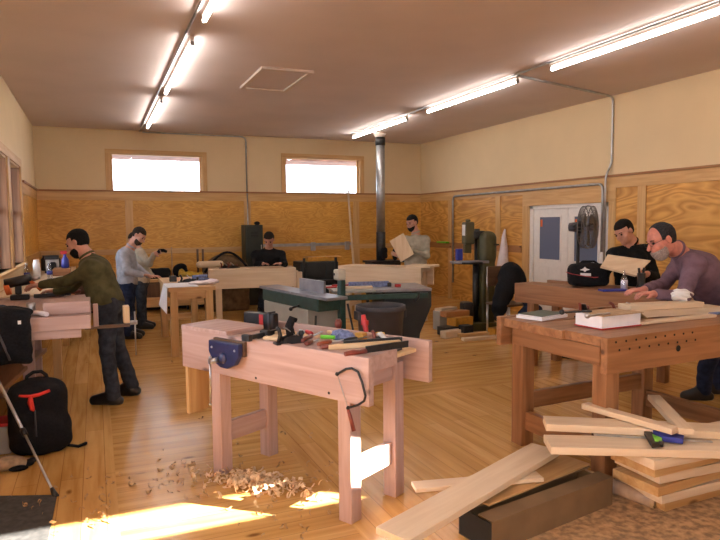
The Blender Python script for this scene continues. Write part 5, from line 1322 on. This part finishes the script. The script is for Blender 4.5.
# C: beige shirt behind B
dC=9.7
jC=J(head=(134,240,dC),neck=(137,248,dC),shL=(138,254,dC+.18),shR=(141,254,dC-.17),chest=(140,260,dC),pel=(141,281,dC),
 elR=(149,264,dC-.25),wrR=(154,254,dC-.35),elL=(146,268,dC+.2),wrL=(152,276,dC+.05),
 hipL=(142,284,dC+.09),hipR=(140,284,dC-.09),knL=(142,303,dC+.1),knR=(141,303,dC-.1),anL=(143,324,dC+.1),anR=(141,325,dC-.1))
for k in 'LR': jC['an'+k].z=.09;jC['toe'+k]=jC['an'+k]+IR*.16;jC['toe'+k].z=.032
person('person in a beige shirt mostly hidden behind the man in grey-blue, one forearm raised',jC,-IR*.6-IU*.5+ID*.4,IU,h=.013,shirt='beige_cloth',pants='denim',hair='hair_brown',hands={'R':(IU*.3+IR,-ID,1,1.0),'L':(IR,DN,-1,.4)})
q=jC['wrR']+IR*.09+IU*.02
tag(MB().tube([(-.03,0,0),(.0,0,.03),(.05,0,.035),(.10,0,.01)],[.025,.03,.025,.02]).build('dark_glove','black_fabric',loc=q),'dark object held up in the raised hand of the person in beige','tool')
# D: black sweater at the back bench, faces camera, looking down
dD=11.05
jD=J(head=(269,239.5,dD-.12),neck=(269,249,dD-.02),shL=(281,255,dD),shR=(255.5,255,dD),chest=(269,257,dD),pel=(268,280,dD+.1),
 elL=(285,264,dD-.1),wrL=(281,262.5,dD-.32),elR=(256,264,dD-.1),wrR=(263,263,dD-.32),
 hipL=(273,284,dD+.1),hipR=(264,284,dD+.1),knL=(274,298,dD+.05),knR=(262,298,dD+.05),anL=(275,313,dD+.15),anR=(261,313,dD+.15))
jD['wrL'].z=jD['wrR'].z=HBB+.075
for k in 'LR': jD['an'+k].z=.09;jD['toe'+k]=jD['an'+k]-V((_d.x,_d.y,0)).normalized()*.15;jD['toe'+k].z=.032
person('man in a black sweater bent over the back bench beside the green locker',jD,-ID*.8-IU*.62,IU*.8-ID*.6,hs=1.12,fat=1.25,h=.013,shirt='black_knit',pants='denim',hair='hair_dark',hands={'L':(-IR*.8-ID*.5,DN,1,.4),'R':(IR*.6-ID*.6,DN,-1,.4)})
# E: sage shirt, holding a panel
dE=10.8
jE=J(head=(412,222.5,dE),neck=(416,233.5,dE),shL=(405,240.5,dE-.05),shR=(425.5,240,dE-.0),chest=(415,247,dE),pel=(416,272,dE),
 elR=(427,256,dE-.16),wrR=(410,249,dE-.36),elL=(401,256,dE-.2),wrL=(399,256,dE-.30),
 hipL=(411,276,dE),hipR=(421,276,dE),knL=(411,298,dE-.03),knR=(421,298,dE-.03),anL=(411,318,dE),anR=(421,318,dE))
jE['shL'],jE['shR']=jE['shR'],jE['shL'];jE['elL'],jE['elR']=jE['elR'],jE['elL'];jE['wrL'],jE['wrR']=jE['wrR'],jE['wrL'];
for a in ('hip','kn','an'): jE[a+'L'],jE[a+'R']=jE[a+'R'],jE[a+'L']
for k in 'LR': jE['an'+k].z=.09;jE['toe'+k]=jE['an'+k]-IR*.1-V((_d.x,_d.y,0)).normalized()*.12;jE['toe'+k].z=.032
person('bearded man in a pale sage shirt holding a wood panel, by the stovepipe',jE,-IR*.62-IU*.30-ID*.55,IU,h=.012,shirt='sage_cloth',pants='denim',hair='hair_dark',beard='hair_dark',hs=1.12,fat=1.18,hands={'L':(-IR*.8+IU*.25,ID*.8,1,.3),'R':(IU*.2-IR*.5,ID,-1,.5)})
pq=[PD(390,241,dE-.52),PD(403.5,233,dE-.46),PD(414,254,dE-.42),PD(401,262,dE-.48)]
n_=(pq[1]-pq[0]).cross(pq[3]-pq[0]).normalized()
o=MB().prism(pq,n_*.02*(1 if n_.dot(ID)>0 else -1)).build('square_board','board_z',shift=pq[3],bev=.002);tag(o,'square pale board held up by the bearded man in the sage shirt','board')
# F: black sweater right
dF=6.85
jF=J(head=(624,231.5,dF-.08),neck=(632,243,dF),shL=(646,251,dF+.06),shR=(614,254,dF-.06),chest=(630,260,dF),pel=(634,296,dF+.1),
 elL=(655,277,dF-.05),wrL=(648,274,dF-.30),elR=(604,276,dF-.1),wrR=(604,269,dF-.36),
 hipL=(640,300,dF+.08),hipR=(628,300,dF+.08),knL=(641,335,dF),knR=(627,335,dF),anL=(641,360,dF+.1),anR=(627,360,dF+.1))
for k in 'LR': jF['an'+k].z=.09;jF['toe'+k]=jF['an'+k]-IR*.12-V((_d.x,_d.y,0)).normalized()*.08;jF['toe'+k].z=.032
person('man in a black sweater looking down at a pale board he holds',jF,-IR*.72-IU*.45-ID*.38,IU*.95-IR*.3,h=.010,shirt='black_knit',pants='denim',hair='hair_dark',hs=1.10,fat=1.1,hands={'L':(-IR*.7-ID*.4,IU*.2+ID,1,.6),'R':(IR*.1+IU*.6-ID*.2,IR*.8,-1,.5)})
pq=[PD(607,256,dF-.42),PD(650,262,dF-.44),PD(635,277,dF-.62),PD(600,268,dF-.60)]
n_=(pq[1]-pq[0]).cross(pq[3]-pq[0]).normalized()
o=MB().prism(pq,n_*.022*(-1 if n_.dot(ID)>0 else 1)).build('held_board','board_x',shift=pq[3],bev=.002);tag(o,'pale board held flat by the black-sweatered man behind the equipment bag','board')
# G: older man, purple shirt
jG=J(head=(661,240,4.85),neck=(677,250,4.93),shL=(694,265,4.80),shR=(684,259,5.16),chest=(699,271,5.02),pel=(733,312,5.32),
 elL=(683,297,4.62),wrL=(654,294,4.60),elR=(664,284,5.02),wrR=(643,290,4.72),
 hipL=(728,318,5.26),hipR=(738,316,5.42),knL=(706,366,5.42),knR=(722,364,5.62),anL=(703,398,5.55),anR=(716,397,5.75))
for k in 'LR': jG['an'+k].z=.09;jG['toe'+k]=jG['an'+k]-IR*.16;jG['toe'+k].z=.032
person('older bearded man in a purple shirt and glasses leaning over the orange bench',jG,-IR*.92-IU*.36-ID*.12,IU*.93-IR*.36,h=.0075,shirt='purple_cloth',pants='denim_blue',skin='skin_red',hair='hair_grey',beard='beard_white',bald=True,hs=1.10,fat=1.28,glasses=True,cuff=.92,hands={'L':(-IR*.95+IU*.05,DN+IR*.1,1,.7),'R':(-IR*.95-ID*.2,DN,-1,.6)})
# bag logo and piping (parts of the bag)
bl=bpy.data.objects['equipment_bag']
# ================================================================== LIGHT
w=bpy.data.worlds.new('World');SC.world=w;w.use_nodes=True
bg=w.node_tree.nodes['Background'];bg.inputs[0].default_value=(.80,.88,1,1);bg.inputs[1].default_value=11
def light(name,typ,loc,rot_to,en,col,**k):
    d=bpy.data.lights.new(name,typ);d.energy=en;d.color=col
    for a,b in k.items(): setattr(d,a,b)
    o=bpy.data.objects.new(name,d);COL.objects.link(o);o.location=loc
    o.rotation_euler=V(rot_to).to_track_quat('-Z','Y').to_euler();return o
light('sun','SUN',(5,-5,6),t_,150,(1,.94,.86),angle=.006)
#light('daylight_left_window','AREA',(XL-.35,2.4,1.75),(1,0.15,-.1),125,(.66,.76,1),shape='RECTANGLE',size=4.2,size_y=1.7)
#light('daylight_front_window','AREA',(1.25,YF-.2,1.7),(0,1,-.1),55,(.60,.70,1),shape='RECTANGLE',size=3.8,size_y=1.6)
#light('daylight_far_window','AREA',(XL-.4,(w4[0]+w3[1])/2,1.8),(1,0,-.1),60,(.85,.92,1),shape='RECTANGLE',size=3,size_y=1.5)
# camera
cd=bpy.data.cameras.new('camera');cam=bpy.data.objects.new('camera',cd);COL.objects.link(cam)
mt=Matrix(((_R.x,_U.x,-_d.x,CAM.x),(_R.y,_U.y,-_d.y,CAM.y),(_R.z,_U.z,-_d.z,CAM.z),(0,0,0,1)))
cam.matrix_world=mt
cd.sensor_width=36;cd.lens=F_*36/720;cd.clip_start=.05;cd.clip_end=200
SC.camera=cam
SC.view_settings.view_transform='Standard';SC.view_settings.look='None';SC.view_settings.gamma=1;SC.view_settings.exposure=-.55
try: SC.view_settings.use_curve_mapping=False
except Exception: pass
